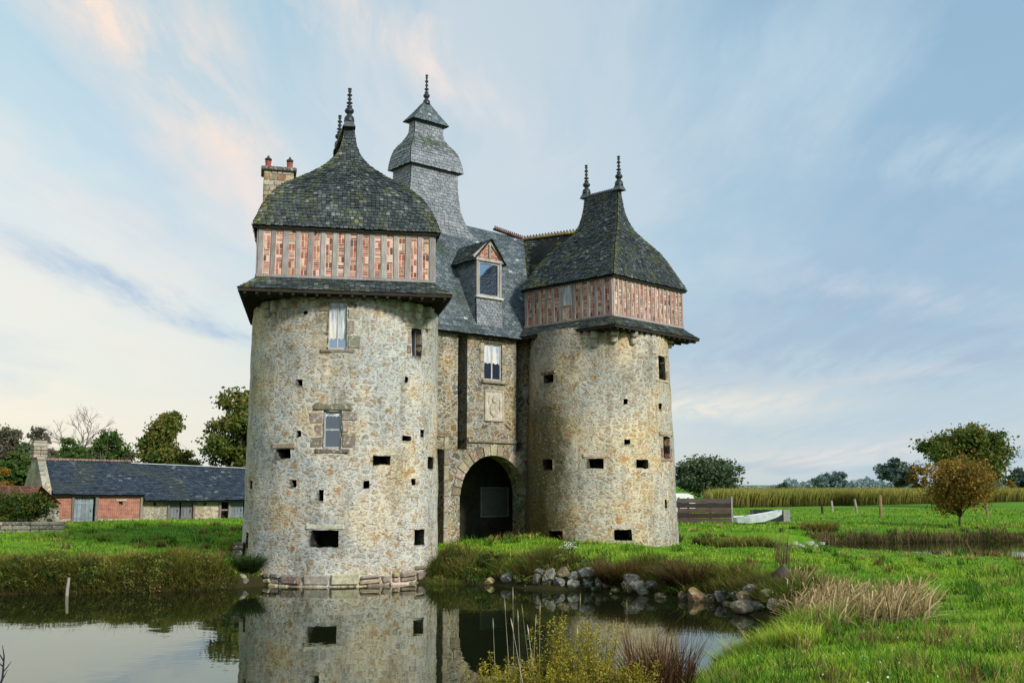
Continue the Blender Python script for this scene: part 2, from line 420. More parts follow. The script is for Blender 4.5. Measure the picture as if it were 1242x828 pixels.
def sd2(x, y): return poly_sdf(MOAT, x, y) + 0.2 * wob(x, y)
def height(x, y):
    x = np.asarray(x, float); y = np.asarray(y, float)
    base = 0.66 + 0.05 * wob(x * 0.4, y * 0.35) + 0.03 * wob(x * 1.7, y * 1.3)
    base = base + 0.42 * sstep(17, 7, y)
    base = base + 0.32 * np.exp(-(((x - 0.6) / 4.0) ** 2 + ((y - 37.5) / 4.5) ** 2))
    base = base - 0.10 * np.exp(-(((x - 9) / 5.0) ** 2 + ((y - 30) / 9) ** 2))
    base = lerp(base, 0.42, sstep(75, 140, y))
    base = base + 5.0 * sstep(500, 1800, y)
    d = sd1(x, y); e = sd2(x, y)
    w = np.where(x < -3, 0.38, 0.75) + 0.55 * sstep(20, 14, y) + 0.6 * sstep(5.0, 7.5, x)
    z1 = np.where(d > 0, 1 - np.exp(-np.maximum(d, 0) / w), np.maximum(d * 0.8, -1.0))
    w2 = np.where(y < 50, lerp(0.9, 18.0, sstep(8, 14, x)), 0.9)
    z2 = np.where(e > 0, 1 - np.exp(-np.maximum(e, 0) / w2), np.maximum(e * 0.6, -1.0))
    return np.where(d < 0, z1, np.where(e < 0, z2, base * np.minimum(z1, 1) * np.minimum(z2, 1)))
def hz(x, y): return float(height(np.array([x]), np.array([y]))[0])

def build_ground():
    xs = np.concatenate([-np.geomspace(1500, 45, 18), np.arange(-42, -16, 1.0), np.arange(-16, 16, 0.22), np.arange(16, 42, 0.6), np.geomspace(45, 1500, 18)])
    ys = np.concatenate([np.arange(-30, 6, 2.0), np.arange(6, 45, 0.22), np.arange(45, 75, 0.5), np.geomspace(78, 3000, 40)])
    X, Y = np.meshgrid(xs, ys)
    Z = height(X, Y)
    nx, ny = len(xs), len(ys)
    V = np.stack([X.ravel(), Y.ravel(), Z.ravel()], 1)
    i = np.arange((nx - 1) * (ny - 1)); r = i // (nx - 1); c = i % (nx - 1)
    a = r * nx + c
    Q = np.stack([a, a + 1, a + nx + 1, a + nx], 1)
    o = np_mesh('ground', V, Q, None, None, 'ground', None, True)
    d = np.minimum(sd1(X, Y), sd2(X, Y)).ravel()
    at_ = o.data.attributes.new('bank', 'FLOAT', 'POINT')
    at_.data.foreach_set('value', (1 - sstep(0.15, 0.9, d)).astype(np.float32))
    tag(o, 'green meadow ground sloping down to the moat banks', kind='structure')
    for nm, (x0, x1, y0, y1), lab in (('pond_water', (-62, 8.0, 6, 33.5), 'still dark moat water reflecting the towers'),
                                      ('moat_water', (13, 72, 38.5, 60), 'narrow dark moat arm behind the right meadow')):
        mb = MB(); mb.quad((x0, y0, 0), (x1, y0, 0), (x1, y1, 0), (x0, y1, 0))
        tag(mb.build(nm, 'water'), lab, kind='structure')
build_ground()

# ------------------------------------------------------------------ building-block builders
def grid_lines(a, b, step, extra):
    base = list(np.linspace(a, b, max(2, int(round((b - a) / step)) + 1)))
    ex = sorted(set(round(e, 5) for e in extra if a < e < b))
    keep = [x for x in base if all(abs(x - e) > step * 0.18 for e in ex) or x in (base[0], base[-1])]
    return sorted(keep + ex)
def wall(mb, mapf, u0, u1, v0, v1, opens, step, stain=None, mat=0, uoff=0.0, back=0):
    """wall grid over (u,v) with real recesses: opens = (ua,ub,va,vb,depth,closed)"""
    us = grid_lines(u0, u1, step, [o[0] for o in opens] + [o[1] for o in opens])
    vs = grid_lines(v0, v1, step, [o[2] for o in opens] + [o[3] for o in opens])
    nu, nv = len(us), len(vs)
    idx = {}
    def vert(i, j, w=0.0):
        k = (i, j, w)
        if k not in idx:
            idx[k] = len(mb.v); p = mapf(us[i], vs[j], w); mb.v.append(tuple(p))
            mb.uv[idx[k]] = (us[i] + uoff + w, vs[j] + w * 0.3)
            mb.st[idx[k]] = (stain(us[i], vs[j]) if stain else 0.0)
        return idx[k]
    cell = {}
    for i in range(nu - 1):
        for j in range(nv - 1):
            cu, cv = (us[i] + us[i + 1]) / 2, (vs[j] + vs[j + 1]) / 2
            cell[i, j] = next((n for n, o in enumerate(opens) if o[0] < cu < o[1] and o[2] < cv < o[3]), -1)
    def face(q): mb.f.append(list(q)); mb.c.append((0.4, 0.4, 0.4)); mb.m.append(mat)
    for (i, j), n in cell.items():
        if n < 0:
            face((vert(i, j), vert(i + 1, j), vert(i + 1, j + 1), vert(i, j + 1))); continue
        dep = opens[n][4]
        if cell.get((i - 1, j), -2) != n: face((vert(i, j), vert(i, j + 1), vert(i, j + 1, dep), vert(i, j, dep)))
        if cell.get((i + 1, j), -2) != n: face((vert(i + 1, j), vert(i + 1, j, dep), vert(i + 1, j + 1, dep), vert(i + 1, j + 1)))
        if cell.get((i, j - 1), -2) != n: face((vert(i, j), vert(i, j, dep), vert(i + 1, j, dep), vert(i + 1, j)))
        if cell.get((i, j + 1), -2) != n: face((vert(i, j + 1), vert(i + 1, j + 1), vert(i + 1, j + 1, dep), vert(i, j + 1, dep)))
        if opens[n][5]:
            mb.f.append([vert(i, j, dep), vert(i + 1, j, dep), vert(i + 1, j + 1, dep), vert(i, j + 1, dep)]); mb.c.append((0.03, 0.027, 0.02)); mb.m.append(back)  # recess back coloured near black, standing in for deep shade

def resample(P, ls, cum):
    out = []
    for l in ls:
        l = min(max(l, 0), cum[-1]); k = max(0, min(len(P) - 2, int(np.searchsorted(cum, l)) - 1))
        t = (l - cum[k]) / max(1e-9, cum[k + 1] - cum[k])
        out.append(P[k].lerp(P[k + 1], min(max(t, 0), 1)))
    return out
def slates(mb, L, R, rng, colf, expo=0.13, width=0.19, lift=0.014, under=(0.006, 0.007, 0.007), warp=None):
    """individually laid slates over the ruled surface between edge polylines L and R (eave to ridge)"""
    L = [Vector(p) for p in L]; R = [Vector(p) for p in R]
    mid = [(a + b) / 2 for a, b in zip(L, R)]
    cum = [0.0]
    for a, b in zip(mid, mid[1:]): cum.append(cum[-1] + (b - a).length)
    dz = Vector((0, 0, -0.12 if warp else 0))
    for k in range(len(L) - 1): mb.quad(L[k] + dz, R[k] + dz, R[k + 1] + dz, L[k + 1] + dz, under)  # near-black sheet, gap shadow put into its colour
    n = max(1, int(cum[-1] / expo)); ex = cum[-1] / n
    lo = [k * ex for k in range(n)]
    hi = [min((k + 1.45) * ex, cum[-1]) for k in range(n)]
    Ll, Rl, Lh, Rh = resample(L, lo, cum), resample(R, lo, cum), resample(L, hi, cum), resample(R, hi, cum)
    for k in range(n):
        a, b, c, d = Ll[k], Rl[k], Rh[k], Lh[k]
        w = (b - a).length
        if w < 0.02: continue
        up = ((c + d) - (a + b)); nr = (b - a).cross(up)
        if nr.length < 1e-9: continue
        nr.normalize(); upn = up.normalized()
        m = max(1, int(round(w / width)))
        ss = [0.0]; offs = (k % 2) * 0.5
        s = (0.5 if offs else 1.0) / m
        while s < 1 - 0.3 / m:
            ss.append(s + rng.uniform(-0.12, 0.12) / m); s += 1.0 / m
        ss.append(1.0)
        for s0, s1 in zip(ss, ss[1:]):
            g = 0.008 / w
            q0, q1 = min(s0 + g, s1), max(s1 - g, s0)
            lf = lift * rng.uniform(1.0, 2.3); dr = -upn * rng.uniform(-0.012, 0.02)
            A = a.lerp(b, q0) + nr * lf + dr; B = a.lerp(b, q1) + nr * lf * rng.uniform(0.8, 1.2) + dr
            Cc = d.lerp(c, q1) + nr * 0.003; D = d.lerp(c, q0) + nr * 0.003
            if warp:
                A, B, Cc, D = [p_ + Vector((0, 0, warp(p_))) for p_ in (A, B, Cc, D)]
            col = colf((A + B) / 2, s0, (k + 0.5) / n, rng)
            mb.add([A, B, Cc, D], [(0, 1, 2, 3)], col)
            mb.add([A - nr * lf, B - nr * lf, B, A], [(0, 1, 2, 3)], (col[0] * 0.10, col[1] * 0.10, col[2] * 0.10))  # lower edge near black, shadow under each course put into its colour

def slate_blue(p, s, t, rng):
    c = lerpc((0.070, 0.092, 0.102), (0.17, 0.205, 0.215), rng.random() ** 1.4)
    m = noise.noise(p * 0.9)
    if m > 0.1: c = lerpc(c, (0.06, 0.085, 0.07), min(1, (m - 0.1) * 2.2))
    if rng.random() < 0.012: c = (0.45, 0.47, 0.45)
    return c
def slate_pale(p, s, t, rng):
    return lerpc((0.155, 0.175, 0.195), (0.27, 0.29, 0.31), rng.random())
def slate_dark(p, s, t, rng):
    c = lerpc((0.026, 0.037, 0.039), (0.080, 0.100, 0.100), rng.random() ** 1.5)
    m = noise.noise(p * 1.6 + Vector((5, 1, 2))) + 0.5 * noise.noise(p * 5.0)
    edge = max(0.0, 1 - min(s, 1 - s) / 0.09)
    k = max(0, m * 0.8 - 0.15) + edge * 0.8 * rng.random()
    k = min(0.7, k * rng.uniform(0.3, 1.3))
    c = lerpc(c, lerpc((0.08, 0.095, 0.018), (0.24, 0.23, 0.06), rng.random()), k)
    l = max(0, noise.noise(p * 1.3 + Vector((1, 9, 4))) + 0.1) * (1 - t) * 0.8
    if rng.random() < 0.02 + l * 0.7: c = lerpc(c, (0.30, 0.34, 0.32), rng.uniform(0.15, 0.55))
    return c

PROFILE1 = [(1, 0), (.965, .07), (.925, .145), (.875, .212), (.815, .28), (.745, .34), (.64, .405), (.52, .462), (.395, .522), (.29, .578), (.205, .63), (.135, .685), (.085, .74), (.05, .798), (.027, .86), (.014, .911), (0, 1)]
PROFILE2 = [(1, 0), (.94, .06), (.867, .125), (.80, .19), (.73, .256), (.62, .35), (.53, .402), (.448, .447), (.34, .503), (.238, .56), (.16, .625), (.098, .698), (.055, .78), (.03, .859), (.012, .93), (0, 1)]
PROFILE = [(1.0, 0.0), (0.955, 0.065), (0.90, 0.14), (0.84, 0.215), (0.765, 0.29), (0.68, 0.36), (0.58, 0.425), (0.47, 0.48), (0.36, 0.535), (0.26, 0.59), (0.18, 0.65), (0.12, 0.72), (0.08, 0.79), (0.05, 0.86), (0.025, 0.93), (0.0, 1.0)]

GATE = thing('gatehouse', 'pale stone gatehouse with two round towers, half-timbered upper rooms and curved slate roofs', 'gatehouse', (-1.0, 36.0, 0.6))

# plan of the gatehouse
C1 = Vector((-5.355, 32.92)); C2 = Vector((3.35, 39.3))
def R1(z): return 3.0 - 0.012 * (z - 2.8) + (0.10 * max(0, 1 - z / 0.75) if z < 0.75 else 0)
def R2(z): return 2.80 - 0.028 * (z - 2.8)
U = Vector((math.sin(math.radians(50)), math.cos(math.radians(50)))); V = Vector((U.y, -U.x))
P0 = Vector((0.49, 39.3))
def G(s, d, z): return Vector((P0.x + U.x * s - V.x * d, P0.y + U.y * s - V.y * d, z))
def fac(px, py, d=0.0):
    P = P0 - V * d; return on_line(px, py, P, U)

def on_cyl(px, py, Cc, Rf):
    d = ray(px, py); z = 5.0
    for _ in range(8):
        R = Rf(z)
        a = d.x ** 2 + d.y ** 2; b = -(d.x * Cc.x + d.y * Cc.y); c = Cc.length_squared - R * R
        disc = b * b - a * c
        t = (-b - math.sqrt(max(0, disc))) / a
        z = CH + d.z * t
    return math.atan2(d.x * t - Cc.x, -(d.y * t - Cc.y)), z
def cyl_map(Cc, Rf, R0, seed):
    def f(u, z, w):
        q = Vector((u * 4.5, z * 4.5, seed + 3)); u += 0.035 * noise.noise(q); z += 0.035 * noise.noise(q + Vector((9, 3, 1)))
        th = u / R0; r = Rf(z) - w
        if w == 0:
            p = Vector((th * 3.0, z, seed))
            r += 0.030 * noise.noise(p * 1.1) + 0.016 * noise.noise(p * 3.7)
        return Vector((Cc.x + r * math.sin(th), Cc.y - r * math.cos(th), z))
    return f

def tower(Cc, Rf, R0, ztop, zbot, holes, seed, stain, mat):
    opens = []
    spans = []
    for h in holes:
        x0, y0, x1, y1 = h[:4]; dep = h[4] if len(h) > 4 else 0.5
        ta, za = on_cyl(x0, (y0 + y1) / 2, Cc, Rf); tb, _ = on_cyl(x1, (y0 + y1) / 2, Cc, Rf)
        _, zt = on_cyl((x0 + x1) / 2, y0, Cc, Rf); _, zb = on_cyl((x0 + x1) / 2, y1, Cc, Rf)
        opens.append((ta * R0, tb * R0, zb, zt, dep, True)); spans.append((ta, tb, zb, zt))
    mb = MB()
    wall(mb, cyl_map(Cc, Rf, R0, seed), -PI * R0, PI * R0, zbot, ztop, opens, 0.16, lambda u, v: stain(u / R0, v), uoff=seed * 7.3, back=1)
    o = mb.build('tower_wall', [mat, 'shade_dark'], GATE, True)
    return o, spans

H1 = [(397.6, 366, 421.3, 423, 0.28), (499.3, 398, 511, 432, 0.4), (368, 376.5, 373, 381, 0.3),
      (361, 459.7, 367.4, 467), (491, 457, 495, 463.5), (391.6, 498, 414.5, 543.7, 0.26), (359.7, 522, 365, 530), (488, 528.5, 498, 534.5),
      (510, 520.5, 514, 530), (335, 544.5, 352, 556, 0.7), (452, 552.5, 473.7, 563.5, 0.45), (518.6, 554, 525.4, 568, 0.4), (353, 581.6, 359.7, 589.6),
      (440.6, 582, 448, 592), (499, 579.7, 504, 587.7), (387.5, 593, 393, 607), (303.6, 583, 306.4, 592.5, 0.3), (377, 642.5, 410.5, 663, 0.9), (502, 641.5, 514, 660.5, 0.5), (297.6, 645, 300.6, 664, 0.3)]
H2 = [(659, 454, 671, 464, 0.5), (798.7, 431.6, 806.8, 460, 0.5), (756, 483, 761, 490.5, 0.4), (798.7, 489, 802, 496, 0.3), (757, 532.7, 764.5, 538.5, 0.4),
      (805, 529, 812.5, 556, 0.4), (658, 556.7, 670, 569, 0.5), (714, 555.7, 732.4, 568, 0.7), (772, 557, 786, 567.5, 0.6), (806.5, 605.6, 809, 615.6, 0.3), (745, 642, 766, 655, 0.8), (665, 643.6, 683, 655, 0.5)]
def stain1(th, z):
    s = 0.0
    s += 0.34 * max(0, 1 - abs(z - 0.55) / 0.55)
    s += 0.30 * max(0, (z - 7.5) / 1.2)
    s += 0.18 * max(0, 1 - abs(th - 0.5) / 0.5) * max(0, (z - 5.5) / 3)
    return s
def stain2(th, z):
    s = 0.85 * max(0, min(1, (-0.22 - th) / 0.5)) * (1.0 if z < 5 else max(0.35, 1 - (z - 5) / 3.0))
    s += 0.25 * max(0, 1 - (z - 0.7) / 1.2) * max(0, min(1, 0.6 - th))
    s += 0.2 * max(0, (z - 7.7) / 0.8)
    return s
T1, SP1 = tower(C1, R1, 3.0, 8.5, -0.6, H1, 1.0, stain1, 'rubble')
T2, SP2 = tower(C2, R2, 2.8, 8.5, 0.3, H2, 4.0, stain2, 'rubble_warm')

GRAN = [(0.22, 0.18, 0.14), (0.28, 0.24, 0.19), (0.25, 0.22, 0.15), (0.33, 0.29, 0.23), (0.19, 0.15, 0.12)]
LIGHTST = [(0.42, 0.37, 0.28), (0.38, 0.34, 0.28), (0.46, 0.40, 0.29), (0.34, 0.27, 0.18)]
def cyl_frame(Cc, Rf, th, z, w=0.0):
    r = Rf(z) - w
    o = Vector((Cc.x + r * math.sin(th), Cc.y - r * math.cos(th), z))
    return o, Vector((math.cos(th), math.sin(th), 0)), Vector((math.sin(th), -math.cos(th), 0))
def plinth():
    """courses of larger, flat-faced blocks at the waterline of the near tower"""
    rng = random.Random(5); mb = MB()
    for (z0, z1, out) in ((-0.35, 0.045, 0.10), (0.06, 0.33, 0.075), (0.345, 0.47, 0.03)):
        th = -2.0
        while th < 1.75:
            w = rng.uniform(0.22, 0.85); dth = w / 3.05
            top = z0 > 0.3
            parts = [(z0, z1 + rng.uniform(-0.06, 0.04))] if top or rng.random() < 0.62 else [(z0, lerp(z0, z1, 0.5) - 0.01), (lerp(z0, z1, 0.5) + 0.01, z1 + rng.uniform(-0.04, 0.04))]
            for za, zt in parts:
                o, t, n = cyl_frame(C1, lambda z: 3.1, th + dth / 2, (za + zt) / 2)
                if top and rng.random() < 0.5: continue
                c = jit(rng.choice(LIGHTST + [(0.50, 0.42, 0.30), (0.30, 0.22, 0.14), (0.26, 0.21, 0.16), (0.40, 0.30, 0.18)]), 0.3, rng); wk = w * rng.uniform(0.9, 1.0)
                hh = (zt - za) / 2 - 0.006; cx = o + n * (out - 0.17 + rng.uniform(-0.03, 0.03)); k0 = len(mb.v)
                mb.box(cx, t * (wk / 2 - 0.016), n * 0.2, Vector((0, 0, hh)), c, 0, 0.03)
                for q in range(k0, len(mb.v)):
                    p = Vector(mb.v[q]); mb.v[q] = tuple(p + 0.045 * Vector((noise.noise(p * 5), noise.noise(p * 5 + Vector((7, 0, 0))), noise.noise(p * 5 + Vector((0, 7, 0))))))
            th += dth
    return mb.build('plinth', 'block', T1)
plinth()

def quoins(Cc, Rf, span, parent, seed, cols, lintel=0.28, sill=0.13, jamb=True, wide=0.34, proud=0.03):
    rng = random.Random(seed); mb = MB(); ta, tb, zb, zt = span
    tm = (ta + tb) / 2
    R = Rf((zb + zt) / 2)
    half = (tb - ta) / 2 * R
    def blk(th, z, w, h):
        o, t, n = cyl_frame(Cc, Rf, th, z)
        k0 = len(mb.v); mb.box(o + n * (proud * 0.6 - 0.12), t * w, n * (0.12 + rng.uniform(-0.01, 0.012)), Vector((0, 0, h)), jit(rng.choice(cols), 0.3, rng), 0, 0.035)
        for q in range(k0, len(mb.v)):
            p = Vector(mb.v[q]); mb.v[q] = tuple(p + 0.03 * Vector((noise.noise(p * 6), noise.noise(p * 6 + Vector((7, 0, 0))), noise.noise(p * 6 + Vector((0, 7, 0))))))
    if lintel: blk(tm, zt + lintel / 2 + 0.005, half + (0.24 if jamb else 0.12) + rng.uniform(0, .1), lintel / 2)
    if sill: blk(tm, zb - sill / 2 - 0.004, half + 0.22, sill / 2)
    if jamb:
        for sgn, te in ((-1, ta), (1, tb)):
            z = zb + 0.01; k = 0
            while z < zt - 0.05:
                h = min(rng.uniform(0.28, 0.46), zt - z)
                w = (wide if k % 2 == 0 else wide * 0.6) * rng.uniform(0.8, 1.15)
                blk(te + sgn * (w / 2 + 0.004) / R, z + h / 2, w / 2, h / 2 - 0.012)
                z += h; k += 1
    return mb.build('window_surround', 'block', parent)

def window_unit(o, t, n, w, h, frame_col, bars_v=(), bars_h=(), bar=0.035, parent=GATE, curtain=False, half_curtain=0.0, seed=0, fw=0.05, glass='glass'):
    """frame with bars set in an opening; pane behind; optional hung cloth behind the pane. o = centre of opening at frame depth"""
    rng = random.Random(seed); up = Vector((0, 0, 1))
    mb = MB()
    for sx in (-1, 1): mb.box(o + t * sx * (w / 2 - fw / 2), t * fw / 2, n * 0.035, up * (h / 2), frame_col, 0, 0.006)
    for sz in (-1, 1): mb.box(o + up * sz * (h / 2 - fw / 2), t * (w / 2 - fw), n * 0.033, up * fw / 2, frame_col, 0, 0.006)
    for b in bars_v: mb.box(o + t * (b * w / 2), t * bar / 2, n * 0.028, up * (h / 2 - fw), frame_col, 0, 0.004)
    for b in bars_h: mb.box(o + up * (b * h / 2), t * (w / 2 - fw), n * 0.026, up * bar / 2, frame_col, 0, 0.004)
    f = mb.build('window', 'wood', parent)
    mb = MB(); a = t * (w / 2 - fw * 0.6); b = up * (h / 2 - fw * 0.6); q = o - n * 0.012
    mb.quad(q - a - b, q + a - b, q + a + b, q - a + b, (0.02, 0.03, 0.06)); mb.build('pane', glass, f)
    if curtain:
        mb = MB(); N = 14; K = 10
        lo = -1 + 2 * half_curtain; q = o + n * 0.012
        vs = []
        for j in range(K + 1):
            for i in range(N + 1):
                x = -1 + 2 * i / N; z = lerp(lo + (0.12 * abs(math.sin(i * 0.9)) if half_curtain > 0 else 0), 0.97, j / K)
                vs.append(q + t * (x * (w / 2 - fw)) + up * (z * (h / 2 - fw)) + n * (0.012 * math.sin(i * 1.7 + 0.5 * j) - 0.004))
        mb.add(vs, [(j * (N + 1) + i, j * (N + 1) + i + 1, (j + 1) * (N + 1) + i + 1, (j + 1) * (N + 1) + i) for j in range(K) for i in range(N)], (0.6, 0.6, 0.6))
        mb.build('curtain', 'cloth', f, True)
    return f
def tower_window(Cc, Rf, span, dep, **kw):
    ta, tb, zb, zt = span; tm = (ta + tb) / 2
    o, t, n = cyl_frame(Cc, Rf, tm, (zb + zt) / 2, dep)
    w = 2 * (Rf(zb) - dep) * math.sin((tb - ta) / 2)
    return window_unit(o, t, n, w, zt - zb, **kw)
tower_window(C1, R1, SP1[0], 0.14, frame_col=(0.52, 0.50, 0.45), bars_v=(0.0,), bars_h=(), curtain=True, half_curtain=0.16, seed=1, fw=0.04, glass='glass_bright')
tower_window(C1, R1, SP1[5], 0.14, frame_col=(0.38, 0.40, 0.40), bars_h=(0.0,), curtain=True, half_curtain=0.86, seed=2, fw=0.055, bar=0.06)
tower_window(C1, R1, SP1[1], 0.24, frame_col=(0.25, 0.24, 0.22), bars_v=(), seed=3, fw=0.03)
quoins(C1, R1, SP1[0], T1, 11, GRAN, 0.20, 0.12, True, 0.42)
quoins(C1, R1, SP1[5], T1, 12, GRAN, 0.22, 0.14, True, 0.42)
quoins(C1, R1, SP1[1], T1, 13, [(0.36, 0.29, 0.2), (0.28, 0.20, 0.13)], 0.17, 0.0, True, 0.26, 0.02)
for k in (9, 10): quoins(C1, R1, SP1[k], T1, 20 + k, LIGHTST, 0.17, 0.0, False, proud=0.004)
quoins(C1, R1, SP1[17], T1, 41, LIGHTST, 0.17, 0.0, False, proud=0.004)
quoins(C2, R2, SP2[0], T2, 51, [(0.20, 0.12, 0.08)], 0.13, 0.0, False, proud=0.03)
quoins(C2, R2, SP2[1], T2, 52, [(0.36, 0.24, 0.13), (0.42, 0.36, 0.26)], 0.12, 0.1, True, 0.24, 0.012)
quoins(C2, R2, SP2[5], T2, 53, [(0.28, 0.16, 0.10), (0.36, 0.28, 0.2)], 0.18, 0.12, True, 0.22, 0.015)
quoins(C2, R2, SP2[7], T2, 54, LIGHTST, 0.17, 0.0, False, proud=0.004)
quoins(C2, R2, SP2[10], T2, 55, LIGHTST, 0.17, 0.0, False, proud=0.004)

# --- square timbered rooms, skirt roofs, ogee roofs
WOODC = (0.36, 0.30, 0.27)
def rect(center, rdir, hw, hd):
    """corners of a box in plan: front-left, front-right, back-right, back-left (rdir = receding direction)"""
    l = Vector((rdir.y, -rdir.x))
    return [center - rdir * hd - l * hw, center - rdir * hd + l * hw, center + rdir * hd + l * hw, center + rdir * hd - l * hw]
def v3(p, z): return Vector((p.x, p.y, z))

def timber_room(center, rdir, hw, hd, z0, z1, faces, seed, stud_col):
    """faces: list of (side, number of studs, stud half width, window (a,b) or None)"""
    rng = random.Random(seed)
    cs = rect(center, rdir, hw, hd)
    body = MB()
    studs = []
    for side in range(4):
        a, b = cs[side], cs[(side + 1) % 4]
        t = Vector((b.x - a.x, b.y - a.y, 0)); W = t.length; t.normalize(); n = Vector((t.y, -t.x, 0))
        spec = next((f for f in faces if f[0] == side), None)
        base = (0.66, 0.49, 0.40)
        body.quad(v3(a, z0), v3(b, z0), v3(b, z1), v3(a, z1), base)
        if not spec: continue
        _, ns, sh, win = spec
        xs = [sh + (W - 2 * sh) * i / (ns - 1) for i in range(ns)]
        for i, x in enumerate(xs):
            if win and win[0] - sh < x < win[1] + sh: continue
            studs.append((v3(a, 0) + t * x, t, n, sh * rng.uniform(0.85, 1.12), z0 + 0.09, z1 - 0.11, jit(stud_col, 0.18, rng)))
        if win:
            for x in win: studs.append((v3(a, 0) + t * x, t, n, sh * 0.8, z0 + 0.09, z1 - 0.11, jit(stud_col, 0.18, rng)))
        # brick nogging between the studs
        for x0, x1 in zip(xs, xs[1:]):
            xa, xb = x0 + sh + 0.006, x1 - sh - 0.006
            z = z0 + 0.10
            while z < z1 - 0.13:
                inwin = win and (win[0] - 0.05 < (xa + xb) / 2 < win[1] + 0.05) and z > z0 + 0.55
                typ = rng.random()
                if typ < 0.5:
                    k = rng.choice((1, 2, 3)); bh = rng.uniform(0.026, 0.040)
                    for q in range(k):
                        if z + bh > z1 - 0.12: break
                        if not inwin: bricks_at(body, a, t, n, xa + 0.02, xb - 0.02, z, z + bh, rng)
                        z += bh + 0.030
                else:
                    bh = rng.uniform(0.13, 0.20); bh = min(bh, z1 - 0.12 - z)
                    if bh < 0.05: break
                    k = max(2, int((xb - xa) / 0.068)); bw = (xb - xa) / k
                    if not inwin:
                        for q in range(k): bricks_at(body, a, t, n, xa + q * bw + 0.015, xa + (q + 1) * bw - 0.015, z, z + bh, rng)
                    z += bh + 0.024
    o = body.build('timber_room', 'brick', GATE)
    for (p, t, n, sh, a, b, col) in studs:
        mb = MB(); lean = t * rng.uniform(-0.012, 0.012)
        mb.box(v3(p.xy, (a + b) / 2) + n * 0.004, t * sh, n * 0.035, Vector((0, 0, (b - a) / 2)) + lean, col, 0, 0.008)
        mb.build('stud', 'wood', o)
    for side in range(4):
        a, b = cs[side], cs[(side + 1) % 4]
        t = Vector((b.x - a.x, b.y - a.y, 0)); W = t.length; t.normalize(); n = Vector((t.y, -t.x, 0))
        for z, h, k in ((z0 + 0.045, 0.045, 0.05), (z1 - 0.06, 0.05, 0.045)):
            mb = MB(); mb.box(v3((a + b) / 2, z) + n * 0.006, t * (W / 2 + 0.02), n * k, Vector((0, 0, h)), jit(stud_col, 0.12, rng), 0, 0.008)
            mb.build('rail', 'wood', o)
    return o, cs
BR = [(0.44, 0.15, 0.09), (0.34, 0.11, 0.07), (0.50, 0.22, 0.14), (0.25, 0.09, 0.065), (0.54, 0.31, 0.21), (0.17, 0.08, 0.065), (0.53, 0.36, 0.24)]
def bricks_at(mb, a, t, n, x0, x1, z0, z1, rng):
    if x1 - x0 < 0.01: return
    if rng.random() < 0.10: return
    c = v3(a, 0) + t * (x0 + x1) / 2 + Vector((0, 0, (z0 + z1) / 2))
    mb.box(c + n * 0.002, t * (x1 - x0) / 2, n * (0.010 + rng.uniform(0, 0.006)), Vector((0, 0, (z1 - z0) / 2)), jit(rng.choice(BR), 0.3, rng))

def skirt_roof(center, rdir, hw, hd, z1, out, z0, seed, colf):
    rng = random.Random(seed); mb = MB()
    ci = rect(center, rdir, hw + 0.01, hd + 0.01); co = rect(center, rdir, hw + out, hd + out)
    for k in range(4):
        a, b = co[k], co[(k + 1) % 4]; c, d = ci[(k + 1) % 4], ci[k]
        L = [v3(a, z0), v3(a.lerp(d, 0.5), lerp(z0, z1, 0.44)), v3(d, z1)]; R = [v3(b, z0), v3(b.lerp(c, 0.5), lerp(z0, z1, 0.44)), v3(c, z1)]
        slates(mb, L, R, rng, colf, 0.085, 0.15, 0.014)
    o = mb.build('skirt_roof', 'slate_mossy', GATE)
    mb = MB()
    mb.quad(*[v3(p, z0 - 0.07) for p in rect(center, rdir, hw + out - 0.03, hd + out - 0.03)][::-1], (0.020, 0.016, 0.012))
    for k in range(4):
        a, b = co[k], co[(k + 1) % 4]; t = v3(b - a, 0).normalized(); n = Vector((t.y, -t.x, 0))
        W = (b - a).length
        mb.box(v3((a + b) / 2, z0 - 0.052) - n * 0.035, t * (W / 2 - 0.02), n * 0.022, Vector((0, 0, 0.045)), (0.035, 0.028, 0.022))
        x = 0.2
        while x < W - 0.1:
            mb.box(v3(a, z0 - 0.12) + t * x - n * 0.28, t * 0.04, n * 0.24, Vector((0, 0, 0.045)), (0.03, 0.024, 0.018)); x += 0.34
    mb.build('soffit', 'wood', o)
    return o
def finial(p, h, parent, s=1.0):
    mb = MB(); c = (0.014, 0.018, 0.022); s *= 1.2
    prof = [(0.14, -0.12), (0.13, 0), (0.10, 0.06), (0.05, 0.10), (0.075, 0.14), (0.12, 0.20), (0.125, 0.25), (0.09, 0.31), (0.04, 0.34), (0.075, 0.37), (0.075, 0.40), (0.035, 0.43)]
    z = 0.43
    for r in (0.085, 0.06, 0.07, 0.05):
        dz = (h - 0.43) / 4.2
        prof += [(0.028, z + dz * 0.15), (r, z + dz * 0.45), (r * 0.95, z + dz * 0.6), (0.026, z + dz * 0.95)]; z += dz
    prof += [(0.055, h - 0.03), (0.05, h), (0.0, h + 0.005)]
    mb.lathe(p, [(r * s, zz_) for r, zz_ in prof], 12, c)
    return mb.build('finial', 'iron', parent, True)
